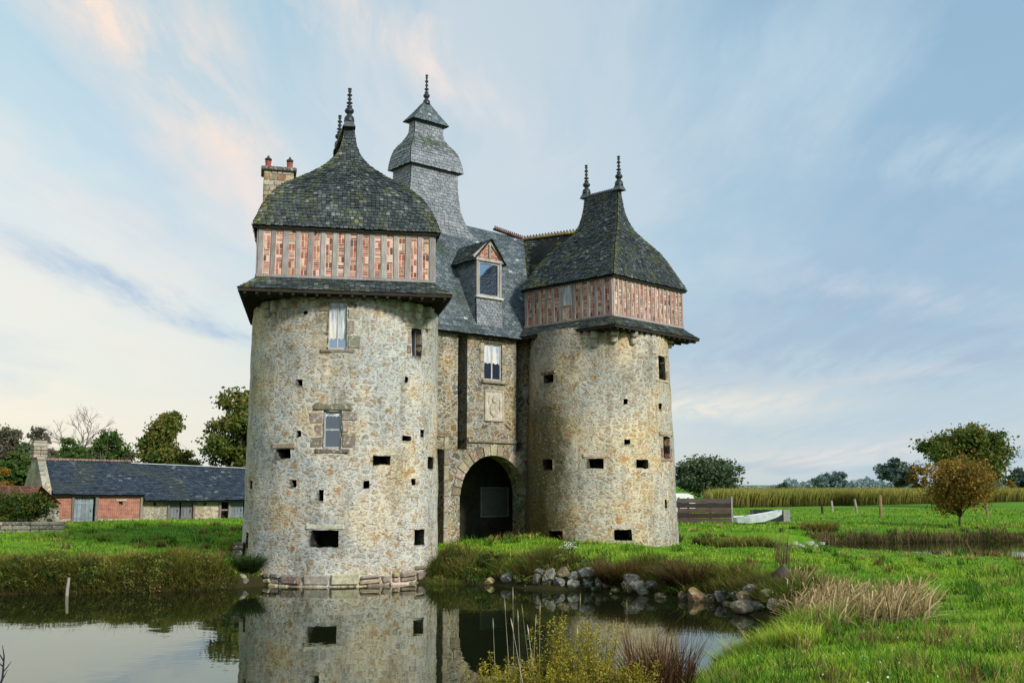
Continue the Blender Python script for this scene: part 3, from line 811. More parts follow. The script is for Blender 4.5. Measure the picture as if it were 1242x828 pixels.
def ogee_roof(center, rdir, hw, hd, z0, z1, ridge, top_w, seed, colf, fin_h, fin_shift=0.0, prof=None):
    """bell-curved hipped roof; ridge runs along rdir with half length `ridge`"""
    rng = random.Random(seed); mb = MB(); l = Vector((rdir.y, -rdir.x))
    def ring(f, h):
        w = lerp(top_w, hw, f); d = lerp(ridge, hd, f)
        z = lerp(z0, z1, h)
        cs = rect(center, rdir, w, d); sh = l * fin_shift * (1 - f)
        return [v3(p + (sh if k > 1 else 0 * sh), z) for k, p in enumerate(cs)]
    rings = [ring(f, h) for f, h in prof]
    for k in range(4):
        slates(mb, [r[k] for r in rings], [r[(k + 1) % 4] for r in rings], rng, colf, 0.098, 0.125, 0.020)
    mb.quad(*rings[-1], (0.05, 0.06, 0.06))
    o = mb.build('tower_roof', 'slate_mossy', GATE)
    # eave board
    mb = MB(); cs = rect(center, rdir, hw - 0.02, hd - 0.02)
    for k in range(4):
        a, b = cs[k], cs[(k + 1) % 4]; t = v3(b - a, 0).normalized(); n = Vector((t.y, -t.x, 0))
        mb.box(v3((a + b) / 2, z0 - 0.045) - n * 0.03, t * ((b - a).length / 2 - 0.01), n * 0.02, Vector((0, 0, 0.04)), (0.02, 0.018, 0.015))
    mb.quad(*[v3(p, z0 - 0.03) for p in cs][::-1], (0.02, 0.018, 0.015))
    mb.build('eave_board', 'wood', o)
    # lead ridge with small crest teeth
    mb = MB(); n3 = v3(rdir, 0); l3 = v3(l, 0)
    mb.box(v3(center + l * fin_shift * 0.5, z1 + 0.01), n3 * (ridge + 0.08) + l3 * fin_shift * 0.5, l3 * (top_w + 0.04), Vector((0, 0, 0.04)), (0.10, 0.11, 0.10), 0, 0.02)
    x = -ridge
    while x < ridge:
        mb.box(v3(center + rdir * x + l * fin_shift * (0.5 + 0.5 * x / ridge), z1 + 0.07), n3 * 0.025, l3 * 0.02, Vector((0, 0, 0.035)), (0.09, 0.10, 0.10)); x += 0.12
    mb.build('ridge_crest', 'iron', o)
    for sgn, h, sh in ((-1, fin_h[0], 0.0), (1, fin_h[1], fin_shift)):
        p = center + rdir * sgn * ridge + l * sh
        mb = MB(); cs = rect(p, rdir, 0.2, 0.2); cs2 = rect(p, rdir, 0.10, 0.10)
        mb.add([v3(q, z1 - 0.05) for q in cs] + [v3(q, z1 + 0.2) for q in cs2], [(0, 1, 5, 4), (1, 2, 6, 5), (2, 3, 7, 6), (3, 0, 4, 7), (4, 5, 6, 7)], (0.07, 0.085, 0.085))
        mb.build('finial_base', 'iron', o)
        finial(v3(p, z1 + 0.28), h, o)
    return o

A1 = math.radians(-11); RD1 = Vector((math.sin(A1), math.cos(A1))); B1 = Vector((-5.4, 32.6))
RD2 = Vector((-0.717, 0.697)).normalized(); B2 = Vector((3.56, 39.3))
ROOM1, CS1 = timber_room(B1, RD1, 2.60, 2.60, 8.87, 10.42, [(0, 15, 0.080, None), (1, 15, 0.080, None), (3, 14, 0.080, None)], 3, (0.30, 0.275, 0.26))
# right box: receding direction RD2 -> side 0 is its right-hand face, side 3 its left-hand face
ROOM2, CS2 = timber_room(B2, RD2, 2.15, 2.15, 8.82, 10.35, [(0, 18, 0.045, None), (3, 13, 0.072, (1.93, 2.42)), (1, 16, 0.05, None)], 8, (0.36, 0.30, 0.27))
skirt_roof(B1, RD1, 2.60, 2.60, 8.87, 0.50, 8.45, 21, slate_dark)
skirt_roof(B2, RD2, 2.15, 2.15, 8.82, 0.46, 8.44, 22, slate_dark)
ogee_roof(B1, RD1, 2.76, 2.76, 10.40, 14.08, 1.25, 0.15, 31, slate_dark, (0.98, 0.98), -0.24, PROFILE1)
ogee_roof(B2, RD2, 2.30, 2.30, 10.32, 14.2, 0.82, 0.10, 32, slate_dark, (1.05, 1.05), 0.0, PROFILE2)
# little casement in the left-hand face of the right room
a, b = CS2[3], CS2[0]; t = v3(b - a, 0).normalized(); n = Vector((t.y, -t.x, 0))
window_unit(v3(a, 9.86) + t * 2.175 + n * 0.02, t, n, 0.42, 0.85, (0.40, 0.36, 0.32), bars_v=(), bars_h=(), parent=GATE, curtain=True, half_curtain=0.0, seed=9)

# stone corbels carrying the overhanging rooms
def corbels():
    rng = random.Random(4)
    def one(Cc, Rf, th, parent, hh, w, out, col):
        mb = MB()
        for k in range(2):
            z = 8.36 - hh * (0.25 + 0.5 * k); o, t, n = cyl_frame(Cc, Rf, th, z)
            mb.box(o + n * (out * (0.5 - 0.2 * k) - 0.1), t * w * (1 - 0.12 * k), n * (out * (0.6 - 0.2 * k) + 0.1), Vector((0, 0, hh * 0.24)), jit(col, 0.2, rng), 0, 0.04)
        mb.build('corbel', 'block', parent)
    for px, h_, w, out in ((326, 0.5, 0.18, 0.16), (347, 0.62, 0.11, 0.16), (334, 0.8, 0.10, 0.14), (491, 0.60, 0.10, 0.12), (505, 0.5, 0.12, 0.18), (517, 0.75, 0.13, 0.22), (380, 0.2, 0.12, 0.12)):
        th, _ = on_cyl(px, 375, C1, R1); one(C1, R1, th, T1, h_, w, out, (0.46, 0.43, 0.36))
    for px, h_, w, out in ((721, 0.62, 0.13, 0.16), (744, 0.45, 0.15, 0.30), (767, 0.5, 0.12, 0.24), (812, 0.35, 0.12, 0.18)):
        th, _ = on_cyl(px, 412, C2, R2); one(C2, R2, th, T2, h_, w, out, (0.36, 0.33, 0.27))
corbels()

# --- central block
def central_block():
    s0, s1, ztop = -8.0, 3.3, 8.4
    sa, _ = fac(557.6, 610); sb, _ = fac(636.2, 610)
    _, ztopA = fac(597, 552); 
    sm = (sa + sb) / 2; hw = (sb - sa) / 2
    zs = ztopA - hw * 0.95                      # springing
    zcut = ztopA + 0.18
    L0, zl0 = fac(555, 500); L1, _ = fac(566.5, 500)
    Rr0, _ = fac(626, 500); Rr1, _ = fac(637, 500)
    w0, wz1 = fac(587.5, 415.7); w1, _ = fac(608.8, 440); _, wz0 = fac(598, 461)
    g0, gz1 = fac(532, 530); g1, _ = fac(538, 600)
    stain = lambda u, v: 0.28 + 0.25 * noise.noise(Vector((u * 0.8, v * 0.8, 3))) + 0.2 * max(0, (v - 7.2)) + 0.35 * max(0, 1 - (v - 0.7) / 2.0) * (1 if u > -3.4 else 0.4)
    f = lambda u, v, w: G(u, w - (0.022 * noise.noise(Vector((u * 1.5, v * 1.5, 7))) if w == 0 else 0), v)
    mb = MB()
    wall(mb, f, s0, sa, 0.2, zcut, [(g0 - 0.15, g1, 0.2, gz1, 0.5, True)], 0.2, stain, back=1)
    wall(mb, f, sb, s1, 0.2, zcut, [], 0.2, stain)
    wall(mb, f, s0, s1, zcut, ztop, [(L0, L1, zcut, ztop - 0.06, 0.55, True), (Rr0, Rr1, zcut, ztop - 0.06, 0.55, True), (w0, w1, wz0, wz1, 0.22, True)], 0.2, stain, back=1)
    N = 26
    arc = [(sm - hw * math.cos(PI * i / N), zs + hw * 0.95 * math.sin(PI * i / N)) for i in range(N + 1)]
    def vert(p, uv, s):
        k = len(mb.v); mb.v.append(tuple(p)); mb.uv[k] = uv; mb.st[k] = s; return k
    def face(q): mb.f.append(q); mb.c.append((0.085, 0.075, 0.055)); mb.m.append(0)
    for (x0, z0), (x1, z1) in zip(arc, arc[1:]):
        face([vert(G(x, 0, z), (x, z), stain(x, z)) for x, z in ((x0, z0), (x1, z1), (x1, zcut), (x0, zcut))])
    # passage: jambs, vault, end wall, floor; inner faces coloured dark for shade
    D = 3.2
    prof = [(sa, 0.2)] + arc + [(sb, 0.2)]
    for (x0, z0), (x1, z1) in zip(prof, prof[1:]):
        for d0, d1 in ((0, 0.35), (0.35, 0.7)):
            face([vert(G(x, d, z), (d + z, x + z), 0.5 + 0.1 * d) for x, d, z in ((x0, d0, z0), (x0, d1, z0), (x1, d1, z1), (x1, d0, z1))])  # jambs darken inward, passage shade put into the colour
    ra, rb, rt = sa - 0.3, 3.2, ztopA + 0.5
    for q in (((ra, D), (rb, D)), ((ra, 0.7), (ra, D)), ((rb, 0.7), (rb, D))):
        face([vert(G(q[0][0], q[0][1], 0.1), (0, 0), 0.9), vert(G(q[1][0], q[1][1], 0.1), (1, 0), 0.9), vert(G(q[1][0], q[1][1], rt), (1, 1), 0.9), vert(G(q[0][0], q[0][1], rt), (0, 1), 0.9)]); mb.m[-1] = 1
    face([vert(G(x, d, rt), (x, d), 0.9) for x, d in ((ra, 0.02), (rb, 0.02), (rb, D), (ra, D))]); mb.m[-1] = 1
    # back and side walls of the block, seen only from the sides
    for (a, da, b, db) in ((s0, 6, s0, 0), (s1, 0, s1, 6), (s1, 6, s0, 6)):
        face([vert(G(x, d, z), (x + d, z), 0.3) for x, d, z in ((a, da, 0.2), (b, db, 0.2), (b, db, ztop), (a, da, ztop))])
    o = mb.build('gate_wall', ['rubble_dark', 'shade_dark'], GATE)
    rng = random.Random(17)
    # voussoirs
    mb = MB(); nv = 17
    for i in range(nv):
        a0, a1 = PI * i / nv, PI * (i + 1) / nv; am = (a0 + a1) / 2
        ri, ro = hw * 1.0, hw + 0.36 + rng.uniform(-0.03, 0.04)
        g = 0.010
        pts = []
        for d in (-0.045 + rng.uniform(-0.012, 0.012), 0.3):
            for r, aa in ((ri, a0 + g), (ro, a0 + g), (ro, a1 - g), (ri, a1 - g)):
                pts.append(G(sm - r * math.cos(aa), d, zs + r * 0.95 * math.sin(aa)))
        mb.add(pts, [(0, 1, 2, 3), (0, 4, 5, 1), (1, 5, 6, 2), (2, 6, 7, 3), (3, 7, 4, 0)], jit(rng.choice([(0.30, 0.25, 0.17), (0.24, 0.19, 0.13), (0.36, 0.31, 0.22)]), 0.2, rng))
    mb.build('arch_ring', 'block', o, fix=True)
    # ledge under the centre panel
    mb = MB(); _, zl = fac(597, 535.5)
    mb.box(G((L1 + Rr0) / 2, -0.02, zl), v3(U, 0) * ((Rr0 - L1) / 2 - 0.01), v3(V, 0) * 0.07, Vector((0, 0, 0.055)), (0.22, 0.18, 0.12), 0, 0.02)
    mb.build('ledge', 'block', o)
    # window frame of two lights, sill, lintel
    tU, nV = v3(U, 0), v3(V, 0)
    oc = G((w0 + w1) / 2, 0.10, (wz0 + wz1) / 2)
    window_unit(oc, tU, nV, w1 - w0 - 0.01, wz1 - wz0 - 0.01, (0.48, 0.47, 0.42), bars_v=(-0.02,), bars_h=(), bar=0.06, parent=GATE, curtain=True, half_curtain=0.42, seed=5, fw=0.045)
    mb = MB()
    mb.box(G((w0 + w1) / 2, -0.02, wz0 - 0.07), tU * ((w1 - w0) / 2 + 0.14), nV * 0.09, Vector((0, 0, 0.06)), (0.28, 0.24, 0.17), 0, 0.02)
    mb.box(G((w0 + w1) / 2, 0.04, wz1 + 0.08), tU * ((w1 - w0) / 2 + 0.2), nV * 0.07, Vector((0, 0, 0.07)), (0.10, 0.075, 0.05), 0, 0.02)
    for s_, sg in ((w0, -1), (w1, 1)):
        z = wz0
        while z < wz1 - 0.1:
            h = min(rng.uniform(0.22, 0.4), wz1 - z); w = rng.uniform(0.1, 0.24)
            mb.box(G(s_ + sg * (w / 2 + 0.003), 0.03, z + h / 2), tU * w / 2, nV * 0.05, Vector((0, 0, h / 2 - 0.012)), jit((0.34, 0.29, 0.21), 0.25, rng), 0, 0.02); z += h
    mb.build('window_surround', 'block', o)
    # carved coat-of-arms panel
    p0, pz1 = fac(587, 472); p1, _ = fac(610.4, 490); _, pz0 = fac(598, 511)
    pc, pw, ph = (p0 + p1) / 2, (p1 - p0) / 2, (pz1 - pz0) / 2; pz = (pz0 + pz1) / 2
    mb = MB(); cc = (0.50, 0.45, 0.36)
    mb.box(G(pc, 0.0, pz), tU * pw, nV * 0.05, Vector((0, 0, ph)), cc, 0, 0.02)
    for k in (-1, 1):
        mb.box(G(pc + k * (pw - 0.04), -0.055, pz), tU * 0.035, nV * 0.02, Vector((0, 0, ph - 0.01)), (0.44, 0.39, 0.30), 0, 0.012)
        mb.box(G(pc, -0.055, pz + k * (ph - 0.04)), tU * (pw - 0.08), nV * 0.02, Vector((0, 0, 0.035)), (0.44, 0.39, 0.30), 0, 0.012)
    pl = mb.build('stone_panel', 'block', o)
    mb = MB()  # relief: leaning shield with a crest and ribbon
    def rel(pts, h, col):
        q = [G(pc + x * pw, -0.05 - h, pz + y * ph) for x, y in pts]; q2 = [G(pc + x * pw * 1.06, -0.045, pz + y * ph * 1.04) for x, y in pts]
        m_ = len(pts); mb.add(q + q2, [tuple(range(m_))] + [(i, m_ + i, m_ + (i + 1) % m_, (i + 1) % m_) for i in range(m_)], col)
    rel([(-0.5, -0.05), (-0.45, -0.5), (-0.1, -0.72), (0.25, -0.62), (0.42, -0.3), (0.36, 0.1), (0.05, 0.18), (-0.3, 0.12)], 0.045, (0.40, 0.36, 0.28))
    rel([(-0.2, 0.2), (0.2, 0.22), (0.28, 0.42), (0.1, 0.62), (-0.12, 0.6), (-0.26, 0.4)], 0.05, (0.40, 0.36, 0.28))
    rel([(-0.62, 0.1), (-0.5, 0.16), (-0.48, 0.6), (-0.58, 0.66), (-0.66, 0.4)], 0.03, (0.44, 0.4, 0.31))
    rel([(0.5, -0.35), (0.58, -0.3), (0.6, 0.3), (0.5, 0.4), (0.46, 0.0)], 0.03, (0.44, 0.4, 0.31))
    mb.build('shield_relief', 'block', pl, fix=True)
    # narrow wicket slot frame
    mb = MB()
    z = 0.8
    while z < gz1:
        h = min(0.55, gz1 + 0.15 - z); mb.box(G(g1 + 0.1, 0.02, z + h / 2), tU * 0.1, nV * 0.06, Vector((0, 0, h / 2 - 0.01)), jit((0.3, 0.26, 0.19), 0.25, rng), 0, 0.02); z += h
    mb.box(G((g0 + g1) / 2, 0.02, gz1 + 0.09), tU * ((g1 - g0) / 2 + 0.3), nV * 0.07, Vector((0, 0, 0.085)), (0.2, 0.15, 0.1), 0, 0.02)
    mb.build('wicket_frame', 'block', o)
    # eave gutter board
    mb = MB(); mb.box(G((s0 + s1) / 2, -0.12, 8.36), tU * ((s1 - s0) / 2 - 0.3), nV * 0.12, Vector((0, 0, 0.05)), (0.03, 0.025, 0.02), 0, 0.01)
    mb.build('eave_beam', 'wood', o)
    # notice board hung on the end wall of the passage
    b0, bz1 = fac(583.5, 591, D - 0.06); b1, _ = fac(616, 600, D - 0.06); _, bz0 = fac(600, 626, D - 0.06)
    nb = thing('notice_board', 'pale rectangular notice board hung on the dark end wall inside the gate arch', 'notice board', G((b0 + b1) / 2, D - 0.06, bz0))
    mb = MB(); mb.box(G((b0 + b1) / 2, D - 0.05, (bz0 + bz1) / 2), tU * ((b1 - b0) / 2), nV * 0.02, Vector((0, 0, (bz1 - bz0) / 2)), (0.24, 0.26, 0.26), 0, 0.008); mb.build('board', 'plain', nb)
    mb = MB()
    for k in (-1, 1):
        mb.box(G((b0 + b1) / 2 + k * (b1 - b0) / 2, D - 0.07, (bz0 + bz1) / 2), tU * 0.025, nV * 0.03, Vector((0, 0, (bz1 - bz0) / 2)), (0.45, 0.45, 0.43), 0, 0.006)
        mb.box(G((b0 + b1) / 2, D - 0.07, (bz0 + bz1) / 2 + k * (bz1 - bz0) / 2), tU * ((b1 - b0) / 2 + 0.025), nV * 0.028, Vector((0, 0, 0.025)), (0.45, 0.45, 0.43), 0, 0.006)
    mb.build('frame', 'plain', nb)
    return o
GW = central_block()

def main_roof():
    rng = random.Random(77)
    prof = [(-0.32, 8.34), (-0.05, 8.60), (0.3, 9.12), (0.8, 10.05), (1.4, 11.2), (2.0, 12.25), (2.5, 13.0), (3.0, 13.62)]
    n = len(prof)
    L = [G(-7.6, d, z) for d, z in prof]
    R = [G(lerp(0.06, 2.5, max(0, (d + 0.32) / 3.32)), d, z - 0.32 * max(0, (d + .32) / 3.32) ** 2) for d, z in prof]
    mb = MB(); slates(mb, L, R, rng, slate_blue, 0.13, 0.19, 0.014)
    Lb = [G(-7.6, 6 - d, z) for d, z in prof]; Rb = [G(3.0, 6 - d, z - 0.32 * max(0, (d + .32) / 3.32) ** 2) for d, z in prof]
    slates(mb, Rb, Lb, rng, slate_blue, 0.25, 0.35, 0.014)
    mb.add([L[0]] + L[1:] + Lb[::-1], [tuple(range(2 * n))[::-1]], (0.05, 0.06, 0.06))
    o = mb.build('main_roof', 'slate', GATE)
    # fired-clay crest tiles along the ridge right of the lantern
    mb = MB(); A = G(0.9, 3, 13.62 - 0.13); B = R[-1]
    k = 0; m = 15
    for i in range(m):
        p = A.lerp(B, (i + 0.5) / m); d = (B - A).normalized(); q = d.cross(Vector((0, 0, 1))).normalized()
        mb.box(p + Vector((0, 0, 0.02)), d * 0.05, q * 0.11, Vector((0, 0, 0.045)), jit((0.16, 0.08, 0.07), 0.3, rng), 0, 0.02)
        mb.box(p + Vector((0, 0, 0.11)), d * 0.022, q * 0.02, Vector((0, 0, 0.05)), jit((0.12, 0.06, 0.06), 0.3, rng))
    mb.build('ridge_tiles', 'brick', o)
    # linking roof towards the right tower
    T = R[-1]; E = Vector((3.0, 41.7, T.z - 0.02))
    lo = [G(0.75, 0.55, 9.3), Vector((3.3, 39.9, 9.3))]
    mb = MB(); slates(mb, [lo[0], T], [lo[1], E], rng, slate_dark, 0.13, 0.19)
    bk = [Vector((4.8, 43.2, 9.6)), Vector((2.2, 45.5, 9.6))]
    slates(mb, [bk[0], E], [bk[1], T], rng, slate_dark, 0.2, 0.3)
    lk = mb.build('link_roof', 'slate_mossy', GATE)
    mb = MB(); d = (E - T).normalized(); q = d.cross(Vector((0, 0, 1))).normalized(); m = 20
    for i in range(m):
        p = T.lerp(E, (i + 0.5) / m)
        mb.box(p + Vector((0, 0, 0.0)), d * (E - T).length / m * 0.47, q * 0.14, Vector((0, 0, 0.06)), jit(rng.choice([(0.34, 0.24, 0.08), (0.22, 0.18, 0.10), (0.36, 0.28, 0.14)]), 0.3, rng), 0, 0.02)
        mb.box(p + Vector((0, 0, 0.10)), d * 0.03, q * 0.02, Vector((0, 0, 0.05)), (0.10, 0.09, 0.08))
    mb.build('ridge_tiles', 'brick', lk)
    return o
MR = main_roof()

def dormer():
    rng = random.Random(6); d0 = 0.12; tU, nV = v3(U, 0), v3(V, 0)
    s0, zb = fac(577.0, 399, d0); s1, _ = fac(608.0, 399, d0)
    f0, fz1 = fac(579.3, 317, d0); f1, fz0 = fac(601, 360, d0)
    zsill = fac(590, 360, d0)[1]; zhead = fac(590, 317.5, d0)[1]; zap = fac(592.4, 292, d0)[1]
    sm = (s0 + s1) / 2
    e0 = s0 - 0.22; e1 = s1 + 0.12; zeave = fac(575, 316, d0)[1]
    # apron of slates under the window, front face
    mb = MB()
    slates(mb, [G(s0, d0 - 0.06, zb), G(s0, d0, zsill)], [G(s1, d0 - 0.06, zb), G(s1, d0, zsill)], rng, slate_pale, 0.11, 0.16)
    # cheeks
    for s_, fl in ((s0, 0), (s1, 1)):
        a, b = G(s_, d0, zb), G(s_, d0, zhead); c, d = G(s_, 1.75, zb), G(s_, 1.75, zhead)
        if fl == 0: slates(mb, [c, d], [a, b], rng, slate_pale, 0.11, 0.16)
        else: slates(mb, [a, b], [c, d], rng, slate_pale, 0.11, 0.16)
    o = mb.build('dormer', 'slate', GATE)
    # timber front: posts, sill, gable with brick infill
    mb = MB(); wc = (0.34, 0.32, 0.29)
    for s_ in (s0 + 0.05, s1 - 0.07): mb.box(G(s_, d0 - 0.0, (zsill + zhead) / 2), tU * 0.055, nV * 0.05, Vector((0, 0, (zhead - zsill) / 2)), jit(wc, 0.1, rng), 0, 0.008)
    mb.box(G(sm, d0 - 0.02, zhead + 0.05), tU * ((s1 - s0) / 2 + 0.05), nV * 0.07, Vector((0, 0, 0.06)), jit(wc, 0.1, rng), 0, 0.01)
    mb.box(G(sm, d0 - 0.03, zsill - 0.03), tU * ((s1 - s0) / 2 + 0.04), nV * 0.08, Vector((0, 0, 0.04)), (0.55, 0.53, 0.48), 0, 0.01)
    zg = zhead + 0.1
    for x0, x1 in ((e0 + 0.05, sm), (e1 - 0.05, sm)):
        p, q = G(x0, d0 - 0.05, zg), G(x1, d0 - 0.05, zap - 0.04); dd = (q - p)
        mb.box((p + q) / 2, dd / 2, nV * 0.04, dd.cross(nV).normalized() * 0.055, jit(wc, 0.1, rng), 0, 0.008)
    mb.box(G(sm, d0 - 0.04, (zg + zap) / 2 - 0.04), tU * 0.04, nV * 0.04, Vector((0, 0, (zap - zg) / 2 - 0.08)), jit(wc, 0.1, rng), 0, 0.008)
    mb.build('dormer_frame', 'wood', o)
    mb = MB()
    mb.add([G(e0 + 0.1, d0 + 0.0, zg), G(e1 - 0.1, d0 + 0.0, zg), G(sm, d0 + 0.0, zap - 0.05)], [(0, 1, 2)], (0.6, 0.48, 0.4))
    z = zg + 0.02
    while z < zap - 0.2:
        k = 1 - (z - zg) / (zap - zg)
        for sg in (-1, 1):
            x = 0.05
            while x < (e1 - e0) / 2 * k - 0.16:
                w = rng.uniform(0.07, 0.13)
                mb.box(G(sm + sg * (x + w / 2), d0 - 0.004, z + 0.025), tU * w / 2 * 0.9, nV * 0.012, Vector((0, 0, 0.022)), jit(rng.choice(BR), 0.3, rng)); x += w + 0.012
        z += 0.062
    mb.build('gable_infill', 'brick', o)
    # roof of the dormer
    mb = MB(); back = 1.9
    A0, A1 = G(e0, d0 - 0.16, zeave), G(e0, back, zeave); Rg0, Rg1 = G(sm, d0 - 0.2, zap + 0.05), G(sm, back + 0.45, zap + 0.05); B0_, B1_ = G(e1, d0 - 0.16, zeave), G(e1, back, zeave)
    slates(mb, [A1, Rg1], [A0, Rg0], rng, slate_dark, 0.10, 0.15)
    slates(mb, [B0_, Rg0], [B1_, Rg1], rng, slate_dark, 0.10, 0.15)
    for a, b, c, d in ((A0, Rg0, Rg1, A1), (B1_, Rg1, Rg0, B0_)):
        dn = Vector((0, 0, -0.03)); mb.quad(a + dn, b + dn, c + dn, d + dn, (0.04, 0.035, 0.03))
    mb.build('dormer_roof', 'slate_mossy', o)
    window_unit(G(sm - 0.01, d0 + 0.02, (zsill + zhead) / 2), tU, nV, (s1 - s0) - 0.22, zhead - zsill - 0.02, (0.36, 0.34, 0.31), parent=GATE, seed=8, fw=0.075, glass='glass_bright')
dormer()

def lantern():
    rng = random.Random(9); sc, dc = -2.67, 2.95; hu, hv = 1.115, 0.62
    def ring(ku, kv, z, add=0.0, av=None):
        av = add if av is None else av
        return [G(sc - hu * ku - add, dc - hv * kv - av, z), G(sc + hu * ku + add, dc - hv * kv - av, z), G(sc + hu * ku + add, dc + hv * kv + av, z), G(sc - hu * ku - add, dc + hv * kv + av, z)]
    def skin(mb, rings, e=0.115, w=0.2):
        for k in range(4): slates(mb, [r[k] for r in rings], [r[(k + 1) % 4] for r in rings], rng, slate_pale, e, w, 0.016)
    mb = MB()
    skin(mb, [ring(1, 1, 12.55, 1.15, -0.03), ring(1, 1, 12.95, 0.66, -0.01), ring(1, 1, 13.3, 0.38, 0.0), ring(1, 1, 13.7, 0.17, 0.0), ring(1, 1, 14.3, 0.05, 0.0), ring(1, 1, 15.3, 0.0)])
    o = mb.build('lantern', 'slate', GATE)
    mb = MB(); rs = [ring(1, 1, z, a) for z, a in ((15.22, 0.17), (15.5, 0.135), (15.8, 0.08), (16.05, 0.0), (16.25, -0.12), (16.42, -0.26), (16.6, -0.36), (16.8, -0.42), (17.3, -0.44))]
    def cols(p, s, t, r):
        c = slate_pale(p, s, t, r)
        if t < 0.75 and t > 0.3 and r.random() < 0.5: c = lerpc(c, (0.08, 0.11, 0.05), 0.7)
        return c
    for k in range(4): slates(mb, [r[k] for r in rs], [r[(k + 1) % 4] for r in rs], rng, cols, 0.115, 0.2, 0.016)
    mb.quad(*ring(1, 1, 15.21, 0.16)[::-1], (0.02, 0.02, 0.02))
    mb.build('lantern_roof', 'slate', o)
    mb = MB(); ap = [G(sc - 0.06, dc, 18.22), G(sc + 0.06, dc, 18.22), G(sc + 0.06, dc + 0.02, 18.22), G(sc - 0.06, dc + 0.02, 18.22)]
    base = ring(1, 1, 17.22, -0.24); midr = [a.lerp(b, 0.5) + Vector((0, 0, -0.03)) for a, b in zip(base, ap)]
    for k in range(4): slates(mb, [base[k], midr[k], ap[k]], [base[(k + 1) % 4], midr[(k + 1) % 4], ap[(k + 1) % 4]], rng, slate_blue, 0.10, 0.15, 0.010)
    mb.quad(*ring(1, 1, 17.2, -0.26)[::-1], (0.02, 0.02, 0.02))
    mb.build('lantern_cap', 'slate', o)
    finial(G(sc, dc, 18.18), 1.12, o, 0.9)
lantern()

def chimney():
    mb = MB(); rng = random.Random(2); cx, cy = -8.42, 36.0; a = math.radians(-14)
    t = Vector((math.cos(a), -math.sin(a), 0)); n = Vector((t.y, -t.x, 0))
    z = 7.0
    while z < 13.95:
        h = rng.uniform(0.14, 0.24)
        for side, hwid, off in ((n, 0.52, 0.42), (-n, 0.52, 0.42), (t, 0.40, 0.52), (-t, 0.40, 0.52)):
            e = Vector((-side.y, side.x, 0)); x = -hwid
            while x < hwid - 0.05:
                w = min(rng.uniform(0.16, 0.36), hwid - x)
                c = jit(rng.choice([(0.36, 0.30, 0.17), (0.42, 0.35, 0.2), (0.30, 0.26, 0.18), (0.40, 0.35, 0.24), (0.30, 0.17, 0.10), (0.44, 0.40, 0.30), (0.36, 0.33, 0.26)]), 0.25, rng)
                mb.box(Vector((cx, cy, z + h / 2)) + side * (off - 0.1) + e * (x + w / 2), e * (w / 2 - 0.008), side * (0.1 + rng.uniform(-0.01, 0.012)), Vector((0, 0, h / 2 - 0.007)), c, 0, 0.015); x += w
        z += h
    mb.box((cx, cy, 10.0), t * 0.49, n * 0.39, Vector((0, 0, 3.9)), (0.40, 0.34, 0.24))
    mb.box((cx, cy, 5.0), t * 0.49, n * 0.39, Vector((0, 0, 4.6)), (0.40, 0.34, 0.24))
    o = mb.build('chimney', 'block', GATE)
    mb = MB(); mb.box((cx, cy, z + 0.05), t * 0.62, n * 0.52, Vector((0, 0, 0.07)), (0.12, 0.11, 0.09), 0, 0.03); mb.build('chimney_cap', 'block', o)
    for k in (-1, 1):
        mb = MB(); mb.lathe(Vector((cx, cy, z + 0.1)) + t * 0.38 * k, [(0.13, 0), (0.12, 0.03), (0.10, 0.28), (0.115, 0.30), (0.115, 0.33), (0.06, 0.35)], 12, (0.34, 0.11, 0.08))
        mb.lathe(Vector((cx, cy, z + 0.1)) + t * 0.38 * k, [(0.05, 0.35), (0.12, 0.37), (0.13, 0.42), (0.07, 0.47), (0.03, 0.5), (0.045, 0.53), (0.0, 0.56)], 12, (0.06, 0.05, 0.05))
        mb.build('chimney_pot', 'brick', o, True)
chimney()

# ------------------------------------------------------------------ barn and yard on the left
def brickwork_material():
    m, nt, bs, out = material('barn_brickwork')
    uv = nd(nt, 'UVMap', {'uv_map': 'UVMap'}).outputs[0]
    b = nd(nt, 'TexBrick', None, Vector=uv, Color1=(0.36, 0.09, 0.05, 1), Color2=(0.24, 0.055, 0.035, 1), Mortar=(0.42, 0.30, 0.23, 1), Scale=1.0, Mortar_Size=0.012, Bias=-0.2, Brick_Width=0.26, Row_Height=0.085)
    col = mix(nt, 0.6, b.outputs['Color'], ramp(nt, noise_tex(nt, uv, 3.0, 5.0), [(0.3, 0.5), (0.7, 1.35)]), 'MULTIPLY')
    nt.links.new(col, bs.inputs['Base Color']); bs.inputs['Roughness'].default_value = 0.9
    nt.links.new(bump(nt, b.outputs['Fac'], -0.5, 0.01), bs.inputs['Normal'])
    return m
M['brickwork'] = brickwork_material()

